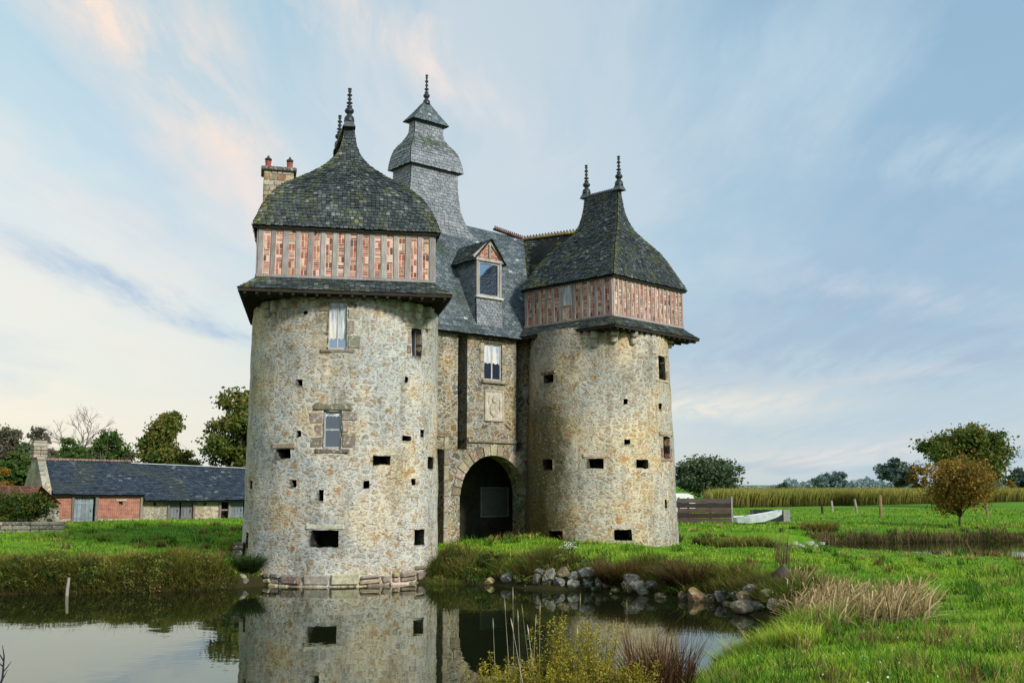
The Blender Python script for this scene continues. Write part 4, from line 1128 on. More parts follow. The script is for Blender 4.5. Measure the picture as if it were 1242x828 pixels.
def barn():
    rng = random.Random(12)
    P = Vector((at(62, 610, 64).x, 64.0)); D = Vector((0.79, 0.613)).normalized(); N = Vector((D.y, -D.x)); D3, N3 = v3(D, 0), v3(N, 0)
    def bl(px, py): return on_line(px, py, P, D)
    def B(s, d, z): return Vector((P.x + D.x * s - N.x * d, P.y + D.y * s - N.y * d, z))
    root = thing('stone_barn', 'long low brick and stone barn with dark blue slate roofs and stone end chimney', 'barn', B(6.5, 2.5, 0.6))
    S = lambda px: bl(px, 615)[0]
    ze, ze2 = 2.42, 2.0; sj = S(172); send = S(345); zg = 0.35
    SD = 5.4
    # front walls
    mb = MB(); f = lambda u, v, w: B(u, w, v)
    hole = (S(144), S(148.5), bl(146, 612)[1], bl(146, 607.5)[1], 0.3, True)
    wall(mb, f, 0.0, S(88), 0.86, ze, [], 0.5); mb.build('brick_wall', 'brickwork', root)
    mb = MB(); wall(mb, f, S(118), sj - 0.12, 0.80, ze, [hole], 0.5); mb.build('brick_wall', 'brickwork', root)
    mb = MB(); wall(mb, lambda u, v, w: B(u, w - 0.04, v), 0.0, S(88), zg, 0.86, [], 0.3); mb.build('stone_footing', 'barn_stone', root); mb = MB(); wall(mb, lambda u, v, w: B(u, w - 0.04, v), S(118), sj, zg, 0.80, [], 0.3); mb.build('stone_footing', 'barn_stone', root)
    mb = MB(); mb.box(B(S(146.5), -0.02, bl(146, 606.3)[1]), D3 * 0.32, N3 * 0.05, Vector((0, 0, 0.05)), (0.5, 0.45, 0.38)); mb.build('lintel', 'block', root)
    for a, b, wx in ((173, 204, (185.5, 189.5)), (235, 266, (246.5, 250.5))):
        mb = MB(); h = (S(wx[0]), S(wx[1]), bl(wx[0], 613)[1], bl(wx[0], 605.5)[1], 0.3, True)
        wall(mb, f, S(a), S(b), zg, ze2 + 0.05, [h], 0.3, None); mb.build('stone_wall', 'barn_stone', root)
    # near-black sheet behind the doors, painted shade for the unseen interior
    mb = MB(); mb.quad(B(0.1, 0.55, 0.2), B(send, 0.55, 0.2), B(send, 0.55, ze2), B(0.1, 0.55, ze2), (0.03, 0.025, 0.02)); mb.build('dark_backing', 'wood', root)
    # doors
    def door(a, b, y0, col, planks, d=0.12, y1=633.0):
        s0, z0 = bl(a, y1); s1, z1 = bl(b, y0); z0 = max(0.55, min(z0, 0.75)) - 0.05
        mb = MB(); w = (s1 - s0) / planks
        for i in range(planks):
            mb.box(B(s0 + (i + 0.5) * w, d + rng.uniform(-0.01, 0.01), (z0 + z1) / 2 + rng.uniform(-0.02, 0.03)), D3 * (w / 2 - 0.008), N3 * 0.02, Vector((0, 0, (z1 - z0) / 2)), jit(col, 0.25, rng))
        o = mb.build('door', 'wood', root)
        mb = MB()
        for k in (0.2, 0.8): mb.box(B((s0 + s1) / 2, d - 0.035, lerp(z0, z1, k)), D3 * (s1 - s0) / 2, N3 * 0.015, Vector((0, 0, 0.05)), jit(col, 0.2, rng))
        mb.build('door_brace', 'wood', o)
        mb = MB(); mb.box(B(s1 - 0.15, d - 0.06, (z0 + z1) / 2), D3 * 0.02, N3 * 0.03, Vector((0, 0, 0.08)), (0.05, 0.05, 0.05)); mb.build('handle', 'iron', o)
        return o
    tag(door(88.5, 114, 604, (0.24, 0.28, 0.31), 5), 'grey painted plank door between the brick walls')
    door(204, 219, 605, (0.17, 0.18, 0.19), 4); door(219.4, 234.5, 605.5, (0.20, 0.21, 0.21), 4)
    door(278, 296, 605, (0.19, 0.22, 0.24), 5); door(297, 318, 605, (0.19, 0.22, 0.24), 5)
    for px, w in ((88, 0.08), (117, 0.10), (171.5, 0.10), (204, 0.07), (235, 0.07), (266.5, 0.07), (277.5, 0.06)):
        zt = ze if px < 172 else ze2
        mb = MB(); mb.box(B(S(px), -0.03, (zg + zt) / 2), D3 * w, N3 * 0.09, Vector((0, 0, (zt - zg) / 2)), jit((0.20, 0.17, 0.14), 0.2, rng), 0, 0.01); mb.build('post', 'wood', root)
    mb = MB(); mb.box(B(S(272), 0.05, 1.25), D3 * 0.5, N3 * 0.03, Vector((0, 0, 0.05)), (0.25, 0.22, 0.2)); mb.build('gate_bar', 'wood', root)
    mb = MB()
    for i in range(7): mb.box(B(lerp(S(89), S(114), (i + 0.5) / 7), 0.2, 2.25), D3 * 0.06, N3 * 0.05, Vector((0, 0, 0.15)), jit((0.3, 0.27, 0.23), 0.3, rng))
    mb.build('rafter_ends', 'wood', root)
    # gable with chimney
    mb = MB(); th = 0.5
    prof = [(0, zg), (SD, zg), (SD, 2.3), (SD / 2 + 0.15, 4.95), (SD / 2 - 0.35, 4.95), (0, 2.62)]
    a = [B(-0.02, d, z) for d, z in prof]; b = [B(-th, d, z) for d, z in prof]
    k = mb.add(a + b, [tuple(range(6)), tuple(range(6, 12))[::-1]] + [(i, 6 + i, 6 + (i + 1) % 6, (i + 1) % 6) for i in range(6)])
    for i, (d, z) in enumerate(prof):
        mb.uv[k + i] = (d, z); mb.uv[k + 6 + i] = (d + (0.5 if i in (0, 5) else 0), z)
    mb.build('gable_wall', 'barn_stone', root, fix=True)
    mb = MB(); cx = SD / 2 - 0.1; z = 4.6
    while z < 5.5:
        h = rng.uniform(0.16, 0.26); e = 0.0 if z < 5.3 else 0.08
        for q in range(3):
            for r_ in range(2):
                mb.box(B(-0.28 + (r_ - 0.5) * 0.42, cx + (q - 1) * 0.34, z + h / 2), D3 * (0.205 + e * 0.5), N3 * (0.165 + e * 0.5), Vector((0, 0, h / 2 - 0.01)), jit((0.36, 0.31, 0.23), 0.3, rng), 0, 0.03)
        z += h
    mb.box(B(-0.28, cx, 5.62), D3 * 0.4, N3 * 0.42, Vector((0, 0, 0.08)), (0.3, 0.27, 0.21), 0, 0.04)
    mb.build('chimney', 'block', root)
    # roofs
    def bslate(p, s, t, r):
        c = lerpc((0.016, 0.026, 0.040), (0.050, 0.068, 0.090), r.random())
        if noise.noise(p * 0.7) > 0.1 and r.random() < 0.12: c = lerpc(c, (0.25, 0.27, 0.25), r.uniform(0.2, 0.7))
        if noise.noise(p * 0.5 + Vector((3, 3, 3))) > 0.15: c = lerpc(c, (0.05, 0.06, 0.045), 0.5)
        return c
    mb = MB(); zr = 4.55
    L = [B(0.0, -0.28, 2.34), B(0.0, 1.1, 3.36), B(0.0, SD / 2, zr)]; R = [B(sj + 0.1, -0.28, 2.32), B(sj + 0.06, 1.1, 3.32), B(sj - 0.1, SD / 2, zr - 0.05)]
    slates(mb, L, R, rng, bslate, 0.16, 0.24, 0.02, warp=lambda p: 0.10 * noise.noise(p * 0.28) + 0.03 * noise.noise(p * 1.1))
    mb.quad(B(sj, SD + 0.2, 2.2), B(0, SD + 0.2, 2.2), B(0, SD / 2, zr), B(sj, SD / 2, zr - 0.05), (0.04, 0.05, 0.06))
    r1 = mb.build('roof', 'slate', root)
    mb = MB(); n = 24
    for i in range(n):
        s = (i + 0.5) / n * sj; mb.box(B(s, SD / 2, zr + 0.0 - 0.05 * i / n), D3 * (sj / n * 0.47), N3 * 0.13, Vector((0, 0, 0.06)), jit((0.30, 0.19, 0.15), 0.3, rng), 0, 0.02)
    mb.build('ridge_tiles', 'brick', r1)
    mb = MB(); z2a, z2b = 4.35, 4.05
    L = [B(sj + 0.02, -0.55, 1.93), B(sj + 0.0, 1.1, 3.12), B(sj - 0.12, SD / 2, z2a)]; R = [B(send, -0.55, 1.88), B(send, 1.1, 2.95), B(send, SD / 2, z2b)]
    slates(mb, L, R, rng, bslate, 0.16, 0.24, 0.02, warp=lambda p: 0.10 * noise.noise(p * 0.28) + 0.03 * noise.noise(p * 1.1))
    mb.quad(B(send, SD + 0.4, 1.8), B(sj, SD + 0.4, 1.8), B(sj, SD / 2, z2a), B(send, SD / 2, z2b), (0.04, 0.05, 0.06))
    r2 = mb.build('roof', 'slate', root)
    mb = MB(); a, b = B(sj, SD / 2, z2a + 0.02), B(send, SD / 2, z2b + 0.02); mb.box((a + b) / 2, (b - a) / 2, N3 * 0.16, Vector((0, 0, 0.03)), (0.42, 0.45, 0.47), 0, 0.01)
    mb.build('ridge_strip', 'iron', r2)
    # back wall
    mb = MB(); mb.quad(B(send, SD, zg), B(0, SD, zg), B(0, SD, 2.2), B(send, SD, 2.0), (0.3, 0.27, 0.2)); mb.build('back_wall', 'block', root)
barn()

def rough_block(mb, c, sx, sy, sz, seed, col, sub=3, rough=0.18, cut=True):
    bm = bmesh.new(); bmesh.ops.create_icosphere(bm, subdivisions=sub, radius=1.0)
    rng = random.Random(seed); off = Vector((rng.uniform(0, 50), rng.uniform(0, 50), rng.uniform(0, 50)))
    planes = []
    if cut:
        for _ in range(13):
            n = Vector((rng.gauss(0, 1), rng.gauss(0, 1), rng.gauss(0, 0.8))).normalized(); planes.append((n, rng.uniform(0.42, 0.8)))
    vs = []
    for v in bm.verts:
        p = v.co.copy()
        for n, d in planes:
            k = p.dot(n)
            if k > d: p -= n * (k - d) * 0.9
        p *= 1 + rough * noise.noise(p * 1.5 + off) + rough * 0.4 * noise.noise(p * 4 + off)
        vs.append(Vector(c) + Vector((p.x * sx, p.y * sy, p.z * sz)))
    fs = [[v.index for v in f.verts] for f in bm.faces]
    bm.free(); mb.add(vs, fs, col)

def yard():
    rng = random.Random(23)
    # low stone wall
    p0, p1 = at(78, 640, 50), at(-45, 640, 49)
    g = hz(p0.x, 50)
    mb = MB(); z = g - 0.12; t = Vector((p1.x - p0.x, p1.y - p0.y, 0)); W = t.length; t.normalize(); n = Vector((-t.y, t.x, 0))
    for h in (0.22, 0.2, 0.17):
        x = 0.0
        while x < W:
            w = rng.uniform(0.35, 1.1)
            for k in (-1, 1):
                mb.box(Vector((p0.x, p0.y, z + h / 2)) + t * (x + w / 2) + n * 0.13 * k, t * (w / 2 - 0.01), n * (0.13 + rng.uniform(-.01, .02)), Vector((0, 0, h / 2 - 0.006)), jit(rng.choice([(0.22, 0.20, 0.15), (0.28, 0.25, 0.18), (0.16, 0.15, 0.12)]), 0.25, rng), 0, 0.03)
            x += w
        z += h
    o = set_origin(mb.build('low_stone_wall', 'block')); tag(o, 'low mossy stone wall crossing the lawn below the dark bush', 'wall')
    # small shed with rusty tiled roof
    c = at(12, 610, 60); g = hz(c.x, 60)
    root = thing('shed', 'small shed with rust brown tiled roof half hidden behind the ivy bush', 'shed', (c.x, 61.5, g))
    x0, x1 = at(-40, 610, 60).x, at(40, 610, 60).x; zt = at(10, 588.5, 61.8).z; ze = at(10, 612, 60).z
    mb = MB(); slates(mb, [(x0, 59.8, ze), (x0, 61.8, zt)], [(x1, 59.8, ze - 0.02), (x1 - 0.4, 61.8, zt - 0.03)], rng, lambda p, s, t, r: lerpc((0.12, 0.05, 0.03), (0.24, 0.11, 0.07), r.random()), 0.17, 0.2, 0.02)
    mb.quad(Vector((x1, 63.8, ze)), Vector((x0, 63.8, ze)), Vector((x0, 61.8, zt)), Vector((x1 - 0.4, 61.8, zt - 0.03)), (0.12, 0.06, 0.04)); mb.build('roof', 'brick', root)
    mb = MB(); mb.box(((x0 + x1) / 2, 61.8, (g + ze) / 2), Vector(((x1 - x0) / 2 - 0.15, 0, 0)), Vector((0, 1.8, 0)), Vector((0, 0, (ze - g) / 2 + 0.05)), (0.3, 0.26, 0.2)); mb.build('wall', 'block', root)
    # worn stone post beside the barn gable
    q = at(67, 632, 60); mb = MB(); g = hz(q.x, 60)
    rough_block(mb, (q.x, 60, g + 0.5), 0.24, 0.2, 0.62, 3, (0.34, 0.31, 0.25), 3, 0.12); tag(set_origin(mb.build('stone_post', 'block', None, False)), 'worn upright stone post standing at the barn gable corner', 'post')
    # dark squared stone on the bank by the near tower
    q = at(290, 650, 31.5); g = hz(q.x, 31.5); mb = MB()
    for k, h in enumerate((0.28, 0.22)): mb.box((q.x + 0.02 * k, 31.5, g + 0.12 + 0.25 * k), Vector((0.14, 0, 0)), Vector((0, 0.2, 0)), Vector((0, 0, h / 2)), jit((0.05, 0.045, 0.035), 0.2, rng), 0, 0.03)
    tag(set_origin(mb.build('stone_block', 'block')), 'small dark stack of squared stone against the left side of the near tower', 'stone')
    # stake in the pond
    q = on_z(81, 722, 0); mb = MB(); mb.tube([(q.x - 0.01, q.y, -0.4), (q.x + 0.01, q.y, 0.2), (q.x + 0.03, q.y, 0.46)], [0.045, 0.042, 0.036], 7, (0.36, 0.33, 0.27))
    tag(set_origin(mb.build('wooden_stake', 'wood')), 'pale weathered wooden stake standing in the water by the left bank', 'stake')
yard()

# ------------------------------------------------------------------ things in the right-hand meadow
def meadow_things():
    rng = random.Random(31)
    # plank fence
    Y = 62.0; a, b = at(822, 637, Y), at(889, 637, Y); g = hz((a.x + b.x) / 2, Y); zt = at(850, 604, Y).z
    root = thing('plank_fence', 'dark weathered fence of wide horizontal planks beside the right tower', 'fence', ((a.x + b.x) / 2, Y, g))
    n = 5; h = (zt - g) / n
    for i in range(n):
        mb = MB(); mb.box(((a.x + b.x) / 2 + rng.uniform(-.03, .03), Y - 0.05, g + h * (i + 0.5)), Vector(((b.x - a.x) / 2, 0, rng.uniform(-0.02, 0.02))), Vector((0, 0.025, 0)), Vector((0, 0, h / 2 - 0.012)), jit((0.055, 0.04, 0.035) if i % 2 else (0.10, 0.075, 0.065), 0.35, rng), 0, 0.01)
        mb.build('plank', 'plank', root)
    for k in (0.03, 0.2, 0.6, 0.985):
        mb = MB(); mb.box((lerp(a.x, b.x, k), Y + 0.03 if k < 0.9 else Y - 0.05, (g + zt) / 2), Vector((0.05, 0, 0)), Vector((0, 0.05, 0)), Vector((0, 0, (zt - g) / 2 + rng.uniform(0.02, 0.12))), (0.30, 0.27, 0.25) if k > 0.9 else (0.09, 0.07, 0.05), 0, 0.01); mb.build('post', 'wood', root)
    # white caravan behind the fence
    Y = 74.0; c = at(822, 600, Y); g = hz(c.x, Y); zt = at(830, 598, Y).z
    root = thing('caravan', 'white rounded caravan parked behind the plank fence, only its roof in view', 'caravan', (c.x, Y, g))
    x0, x1 = c.x - 2.6, at(839.5, 600, Y).x
    prof = [(x0, g + 0.45), (x0 - 0.02, zt - 0.5), (x0 + 0.2, zt - 0.1), (x0 + 0.5, zt), (x1 - 0.45, zt), (x1 - 0.12, zt - 0.14), (x1, zt - 0.5), (x1 + 0.08, g + 0.9), (x1, g + 0.45)]
    mb = MB(); m = len(prof); vs = [(x, Y - 1, z) for x, z in prof] + [(x, Y + 1, z) for x, z in prof]
    mb.add(vs, [tuple(range(m)), tuple(range(m, 2 * m))[::-1]] + [(i, (i + 1) % m, m + (i + 1) % m, m + i) for i in range(m)], (0.82, 0.82, 0.80)); mb.build('body', 'plain', root, fix=True)
    for xx in (x0 + 0.9, x1 - 0.9):
        mb = MB(); mb.box((xx, Y - 1.01, zt - 0.75), Vector((0.4, 0, 0)), Vector((0, 0.015, 0)), Vector((0, 0, 0.24)), (0.03, 0.04, 0.05), 0, 0.01); mb.build('window', 'glass', root)
        mb = MB(); mb.tube([(xx + 0.1, Y - 0.95, g + 0.32), (xx + 0.1, Y - 0.75, g + 0.32)], 0.32, 16, (0.02, 0.02, 0.02)); mb.build('wheel', 'iron', root)
    # white punt lying on the grass
    Y = 60.0; a, b = at(891, 635, Y), at(947, 632, Y); g = hz((a.x + b.x) / 2, Y); L = b.x - a.x
    root = thing('white_boat', 'small white flat boat lying on the grass beside the plank fence', 'boat', ((a.x + b.x) / 2, Y, g))
    mb = MB(); secs = []
    for k, (u, w, zb, zt_) in enumerate(((0.0, 0.46, 0.10, 0.36), (0.04, 0.5, 0.04, 0.40), (0.3, 0.56, 0.02, 0.44), (0.6, 0.54, 0.10, 0.56), (0.88, 0.50, 0.34, 0.70), (1.0, 0.42, 0.52, 0.78))):
        x = a.x + u * L
        secs.append([(x, Y - w, g + zt_), (x, Y - w * 0.72, g + zb), (x, Y + w * 0.72, g + zb), (x, Y + w, g + zt_), (x, Y + w - 0.05, g + zt_), (x, Y + w * 0.68, g + zb + 0.05), (x, Y - w * 0.68, g + zb + 0.05), (x, Y - w + 0.05, g + zt_)])
    m = 8; vs = [p for s in secs for p in s]
    fs = [(i * m + k, i * m + (k + 1) % m, (i + 1) * m + (k + 1) % m, (i + 1) * m + k) for i in range(len(secs) - 1) for k in range(m)] + [(0, 1, 2, 3), (40, 41, 42, 43)]
    mb.add(vs, fs, (0.62, 0.67, 0.70)); mb.build('hull', 'plain', root, fix=True)
    for u in (0.3, 0.62):
        mb = MB(); mb.box((a.x + u * L, Y, g + 0.42), Vector((0.1, 0, 0)), Vector((0, 0.5, 0)), Vector((0, 0, 0.02)), (0.5, 0.5, 0.48)); mb.build('thwart', 'plain', root)
    # dark board trough behind it
    Y = 64.0; a, b = at(912, 627, Y), at(955, 627, Y); g = hz((a.x + b.x) / 2, Y); zt = at(930, 618, Y).z
    root = thing('plank_trough', 'low dark plank box standing on the grass behind the white boat', 'trough', ((a.x + b.x) / 2, Y, g))
    for (c, ax, ay, nm) in ((((a.x + b.x) / 2, Y - 0.5, (g + zt) / 2), Vector(((b.x - a.x) / 2, 0, 0)), Vector((0, 0.03, 0)), 'side'), (((a.x + b.x) / 2, Y + 0.5, (g + zt) / 2), Vector(((b.x - a.x) / 2, 0, 0)), Vector((0, 0.03, 0)), 'side'),
                        ((b.x - 0.03, Y, (g + zt) / 2), Vector((0.03, 0, 0)), Vector((0, 0.46, 0)), 'end'), ((a.x + 0.03, Y, (g + zt) / 2), Vector((0.03, 0, 0)), Vector((0, 0.46, 0)), 'end')):
        mb = MB(); mb.box(c, ax, ay, Vector((0, 0, (zt - g) / 2)), (0.025, 0.028, 0.03) if nm == 'side' else (0.22, 0.2, 0.18)); mb.build(nm, 'plank', root)
    mb = MB(); mb.box((b.x - 0.18, Y - 0.56, (g + zt) / 2), Vector((0.2, 0, 0)), Vector((0, 0.02, 0)), Vector((0, 0, (zt - g) / 2 + 0.03)), (0.26, 0.25, 0.24)); mb.build('corner_board', 'plank', root)
    # field posts
    labs = ['short dark fence post nearest the white boat', 'pale grey fence post next to the short dark one', 'leaning grey fence post in the middle of the meadow', 'thick brown fence post, the tallest of the meadow posts', 'thin brown post under the orange bushy tree']
    for (px, yt, yb, Y, w, lean, col), lab in zip(((997.5, 613, 625, 84, 0.11, 0.0, (0.05, 0.04, 0.03)), (1010, 607, 624, 88, 0.10, -0.05, (0.33, 0.32, 0.28)), (1040, 605, 625, 84, 0.11, -0.18, (0.30, 0.26, 0.20)), (1068.5, 600, 629, 74, 0.13, 0.02, (0.26, 0.17, 0.09)), (1198, 606, 629, 74, 0.10, -0.04, (0.24, 0.17, 0.10))), labs):
        q = at(px, yb, Y); g = hz(q.x, Y); zt = at(px, yt, Y).z
        mb = MB(); mb.tube([(q.x, Y, g - 0.3), (q.x + lean * 0.5, Y, lerp(g, zt, 0.5)), (q.x + lean, Y, zt)], [w, w * 0.95, w * 0.85], 8, col)
        tag(set_origin(mb.build('fence_post', 'wood')), lab, 'fence post', 'posts standing in the right meadow')
    # pale stones at the end of the moat arm
    for i, (px, py, w) in enumerate(((957, 663, 10), (965, 660.5, 12), (972, 664, 12), (982, 661, 14), (990, 664, 9), (998, 661, 11))):
        q = on_z(px, py, 0.08); mb = MB(); s = w / 1250 * q.y * 0.5
        rough_block(mb, (q.x, q.y, 0.16), s, s * 0.7, s * 0.5, 70 + i, jit((0.42, 0.38, 0.31), 0.2, rng), 2)
        tag(set_origin(mb.build('pale_stone', 'rock')), 'pale flat stone in the little heap at the near end of the moat arm', 'stone', 'pale stones at the end of the moat arm')
meadow_things()

def bank_rocks():
    rng = random.Random(44)
    zx = [p[0] for p in zz[:8]]; zy = [p[1] for p in zz[:8]]
    G_ = (0.17, 0.165, 0.15); Br = (0.20, 0.145, 0.085); Pl = (0.27, 0.25, 0.21)
    rocks = [(595, 707, 15, 9, (0.42, 0.30, 0.14)), (617, 703, 20, 13, G_), (629, 707, 12, 8, Br), (641, 712, 9, 5, G_), (651, 707, 13, 17, Pl), (667, 704, 22, 18, Pl), (678, 709, 17, 11, G_), (697, 702, 24, 12, G_), (697, 711, 16, 11, Pl), (713, 711, 15, 11, Pl), (715, 698, 22, 12, G_), (726, 709, 13, 13, G_), (721, 716, 8, 5, Pl), (748, 717, 11, 6, G_),
             (768, 707, 26, 14, G_), (777, 716, 24, 15, Pl), (764, 717, 15, 9, G_), (804, 724, 16, 8, Br), (828, 727, 16, 11, Br), (845, 727, 30, 17, (0.34, 0.23, 0.12)), (863, 728, 18, 12, Br), (877, 728, 20, 15, G_), (890, 725, 13, 10, G_), (910, 717, 18, 11, G_), (905, 729, 30, 13, Br), (905, 743, 40, 18, (0.33, 0.25, 0.17)), (930, 727, 20, 13, (0.24, 0.24, 0.10)), (922, 739, 20, 13, G_), (940, 736, 20, 15, (0.30, 0.24, 0.2)), (886, 738, 16, 8, Br),
             (2, 723, 18, 8, (0.2, 0.19, 0.16)), (52, 722, 10, 5, Br), (95, 722, 13, 5, Br), (276, 704, 12, 7, G_), (292, 702, 11, 7, (0.3, 0.28, 0.23)), (281, 706, 16, 9, G_), (296, 707, 12, 8, G_), (270, 708, 10, 6, G_), (658, 697, 16, 10, G_), (684, 696, 18, 9, Br), (736, 712, 12, 9, Br), (789, 713, 16, 10, G_)]
    for i, (px, py, w, h, col) in enumerate(rocks):
        sy = np.interp(px, zx, zy) if px > 560 else 719 if px < 240 else 712
        q0 = on_z(px, sy, 0.0); up = max(0.0, (sy - py)) / 1250 * q0.y * 0.9
        Y = q0.y + 0.1 + up * 0.75; X = at(px, py, Y).x
        sx = w / 1250 * Y * 0.5; sz = h / 1250 * Y * 0.5
        mb = MB(); rough_block(mb, (X, Y, up + sz * 0.42), sx * 1.25, max(sx, sz) * 0.95, sz * 1.3, 100 + i, jit(col, 0.15, rng), 3, 0.22)
        left = px < 560; big = w >= 22
        lab = ('pale stone in the low course where the left bank meets the near tower' if px > 250 else 'stone lying at the waterline under the overgrown left bank') if left else \
              ('large boulder in the rock edging below the lawn in front of the right tower' if big else 'small rough stone among the boulders edging the bank before the right tower')
        tag(set_origin(mb.build('bank_boulder' if big else 'bank_stone', 'rock')), lab, 'boulder' if big else 'stone', ('stones at the foot of the near tower bank' if px > 250 else 'stones under the left bank') if left else ('large boulders along the right bank' if big else 'small stones along the right bank'))
    # rotten stump above the rocks
    q = at(946, 708, 24.6); g = hz(q.x, 24.6); mb = MB()
    mb.tube([(q.x - 0.05, 24.6, g - 0.2), (q.x - 0.03, 24.6, g + 0.15), (q.x + 0.05, 24.55, g + 0.38), (q.x + 0.16, 24.5, g + 0.5)], [0.26, 0.2, 0.18, 0.15], 9, (0.11, 0.085, 0.07))
    tag(set_origin(mb.build('tree_stump', 'bark')), 'dark rotten tree stump above the boulders at the corner of the pond', 'tree stump')
bank_rocks()

# ------------------------------------------------------------------ vegetation
def unit_rows(v): return v / np.maximum(np.linalg.norm(v, axis=1, keepdims=True), 1e-9)
def leaf_arrays(cen, size, rs, aspect=0.6, up=0.0):
    n = len(cen)
    a = unit_rows(rs.normal(size=(n, 3)) + np.array([0, 0, up])); b = unit_rows(np.cross(a, rs.normal(size=(n, 3))))
    s = size[:, None]
    V = np.stack([cen - a * s, cen + b * s * aspect, cen + a * s, cen - b * s * aspect], 1).reshape(-1, 3)
    Q = np.arange(4 * n).reshape(-1, 4)
    return V, Q
def blade_arrays(base, h, w, lean, rs, curl=0.5):
    """two-segment blades; lean = horizontal displacement of the tip (n,2)"""
    n = len(base); ang = rs.uniform(0, 2 * PI, n)
    sx = np.stack([np.cos(ang), np.sin(ang), np.zeros(n)], 1) * (w / 2)[:, None]
    l3 = np.concatenate([lean, np.zeros((n, 1))], 1)
    m = base + l3 * 0.35 + np.stack([np.zeros(n), np.zeros(n), h * 0.58], 1)
    t = base + l3 + np.stack([np.zeros(n), np.zeros(n), h], 1)
    V = np.stack([base - sx, base + sx, m + sx * 0.75, m - sx * 0.75, t], 1).reshape(-1, 3)
    i = np.arange(n) * 5
    return V, np.stack([i, i + 1, i + 2, i + 3], 1), np.stack([i + 3, i + 2, i + 4], 1)
def vnoise(x, y, s, seed=0.0):
    return (np.sin(x * s + 1.3 * np.sin(y * s * 0.7 + seed)) + np.sin(y * s * 1.3 + seed * 2 + 1.7 * np.sin(x * s * 0.6)) + np.sin((x + y) * s * 2.1 + seed)) / 3
def pick(cols, k): 
    cols = np.array(cols); f = np.clip(k, 0, 0.9999) * (len(cols) - 1); i = f.astype(int); t = (f - i)[:, None]
    return cols[i] * (1 - t) + cols[i + 1] * t
def clear_of_buildings(x, y):
    ok = (np.hypot(x - C1.x, y - C1.y) > 3.05) & (np.hypot(x - C2.x, y - C2.y) > 2.85)
    s = (x - P0.x) * U.x + (y - P0.y) * U.y; d = -((x - P0.x) * V.x + (y - P0.y) * V.y)
    ok &= ~((d > 0.02) & (d < 6) & (s > -8) & (s < 1))
    bx, by = at(62, 610, 64).x, 64.0; D = Vector((0.79, 0.613)).normalized()
    s = (x - bx) * D.x + (y - by) * D.y; d = -((x - bx) * D.y - (y - by) * D.x)
    ok &= ~((d > -0.1) & (d < 5.6) & (s > -0.5) & (s < 18))
    return ok

GREENS = [(0.025, 0.075, 0.008), (0.10, 0.23, 0.016), (0.22, 0.42, 0.024), (0.40, 0.54, 0.045), (0.58, 0.57, 0.11)]
def lawn():
    rs = np.random.RandomState(1)
    parts = []
    for (y0, y1, n, hh, kmin, kmax) in ((6.5, 16, 120000, (0.07, 0.20), 0.05, 0.82), (16, 34, 120000, (0.07, 0.22), -0.68, 0.74), (30, 62, 110000, (0.06, 0.20), -0.62, 0.64), (55, 105, 60000, (0.08, 0.22), -0.62, 0.64)):
        y = np.exp(rs.uniform(np.log(y0), np.log(y1), n)); x = y * rs.uniform(kmin, kmax, n)
        d = np.minimum(sd1(x, y), sd2(x, y)); ok = (d > 0.12) & clear_of_buildings(x, y); x, y, d = x[ok], y[ok], d[ok]
        parts.append((x, y, hh, d))
    Vs, Qs, Ts, Cs = [], [], [], []; off = 0
    for x, y, hh, d in parts:
        n = len(x); z = height(x, y)
        p = vnoise(x, y, 0.55, 1.0); p2 = vnoise(x, y, 2.3, 4.0); p3 = vnoise(x, y, 0.21, 2.0)
        p4 = np.array([noise.noise((a * 1.1, b * 1.1, 0)) + 0.6 * noise.noise((a * 3.3, b * 3.3, 5)) for a, b in zip(x, y)])
        tall = np.clip(0.6 + 0.2 * p2 + 0.15 * p - 0.8 * p4, 0.2, 1.7); near_moat = sd2(x, y); tall = tall * np.where((y < 50) & (x > 8), np.clip(near_moat / 12, 0.5, 1), 1)
        h = rs.uniform(hh[0], hh[1], n) * tall * np.where(d < 0.9, 1.5, 1.0)
        w = np.maximum(0.009, y * 0.00075) * rs.uniform(0.6, 1.3, n)
        lean = rs.normal(size=(n, 2)) * (h * 0.45)[:, None]
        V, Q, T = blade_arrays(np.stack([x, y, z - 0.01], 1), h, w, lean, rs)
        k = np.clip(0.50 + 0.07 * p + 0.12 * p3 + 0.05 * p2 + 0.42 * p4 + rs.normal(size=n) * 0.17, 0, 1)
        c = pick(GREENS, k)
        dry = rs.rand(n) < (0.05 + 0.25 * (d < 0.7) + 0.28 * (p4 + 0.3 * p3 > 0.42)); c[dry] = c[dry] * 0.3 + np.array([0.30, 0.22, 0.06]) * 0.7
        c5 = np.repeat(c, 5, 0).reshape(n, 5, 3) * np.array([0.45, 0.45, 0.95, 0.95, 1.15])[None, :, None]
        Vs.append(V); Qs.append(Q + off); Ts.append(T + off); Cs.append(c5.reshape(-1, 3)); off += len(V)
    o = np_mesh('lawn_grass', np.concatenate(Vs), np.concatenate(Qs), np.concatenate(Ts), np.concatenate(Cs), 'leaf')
    tag(o, 'bright green meadow grass', kind='stuff')
lawn()

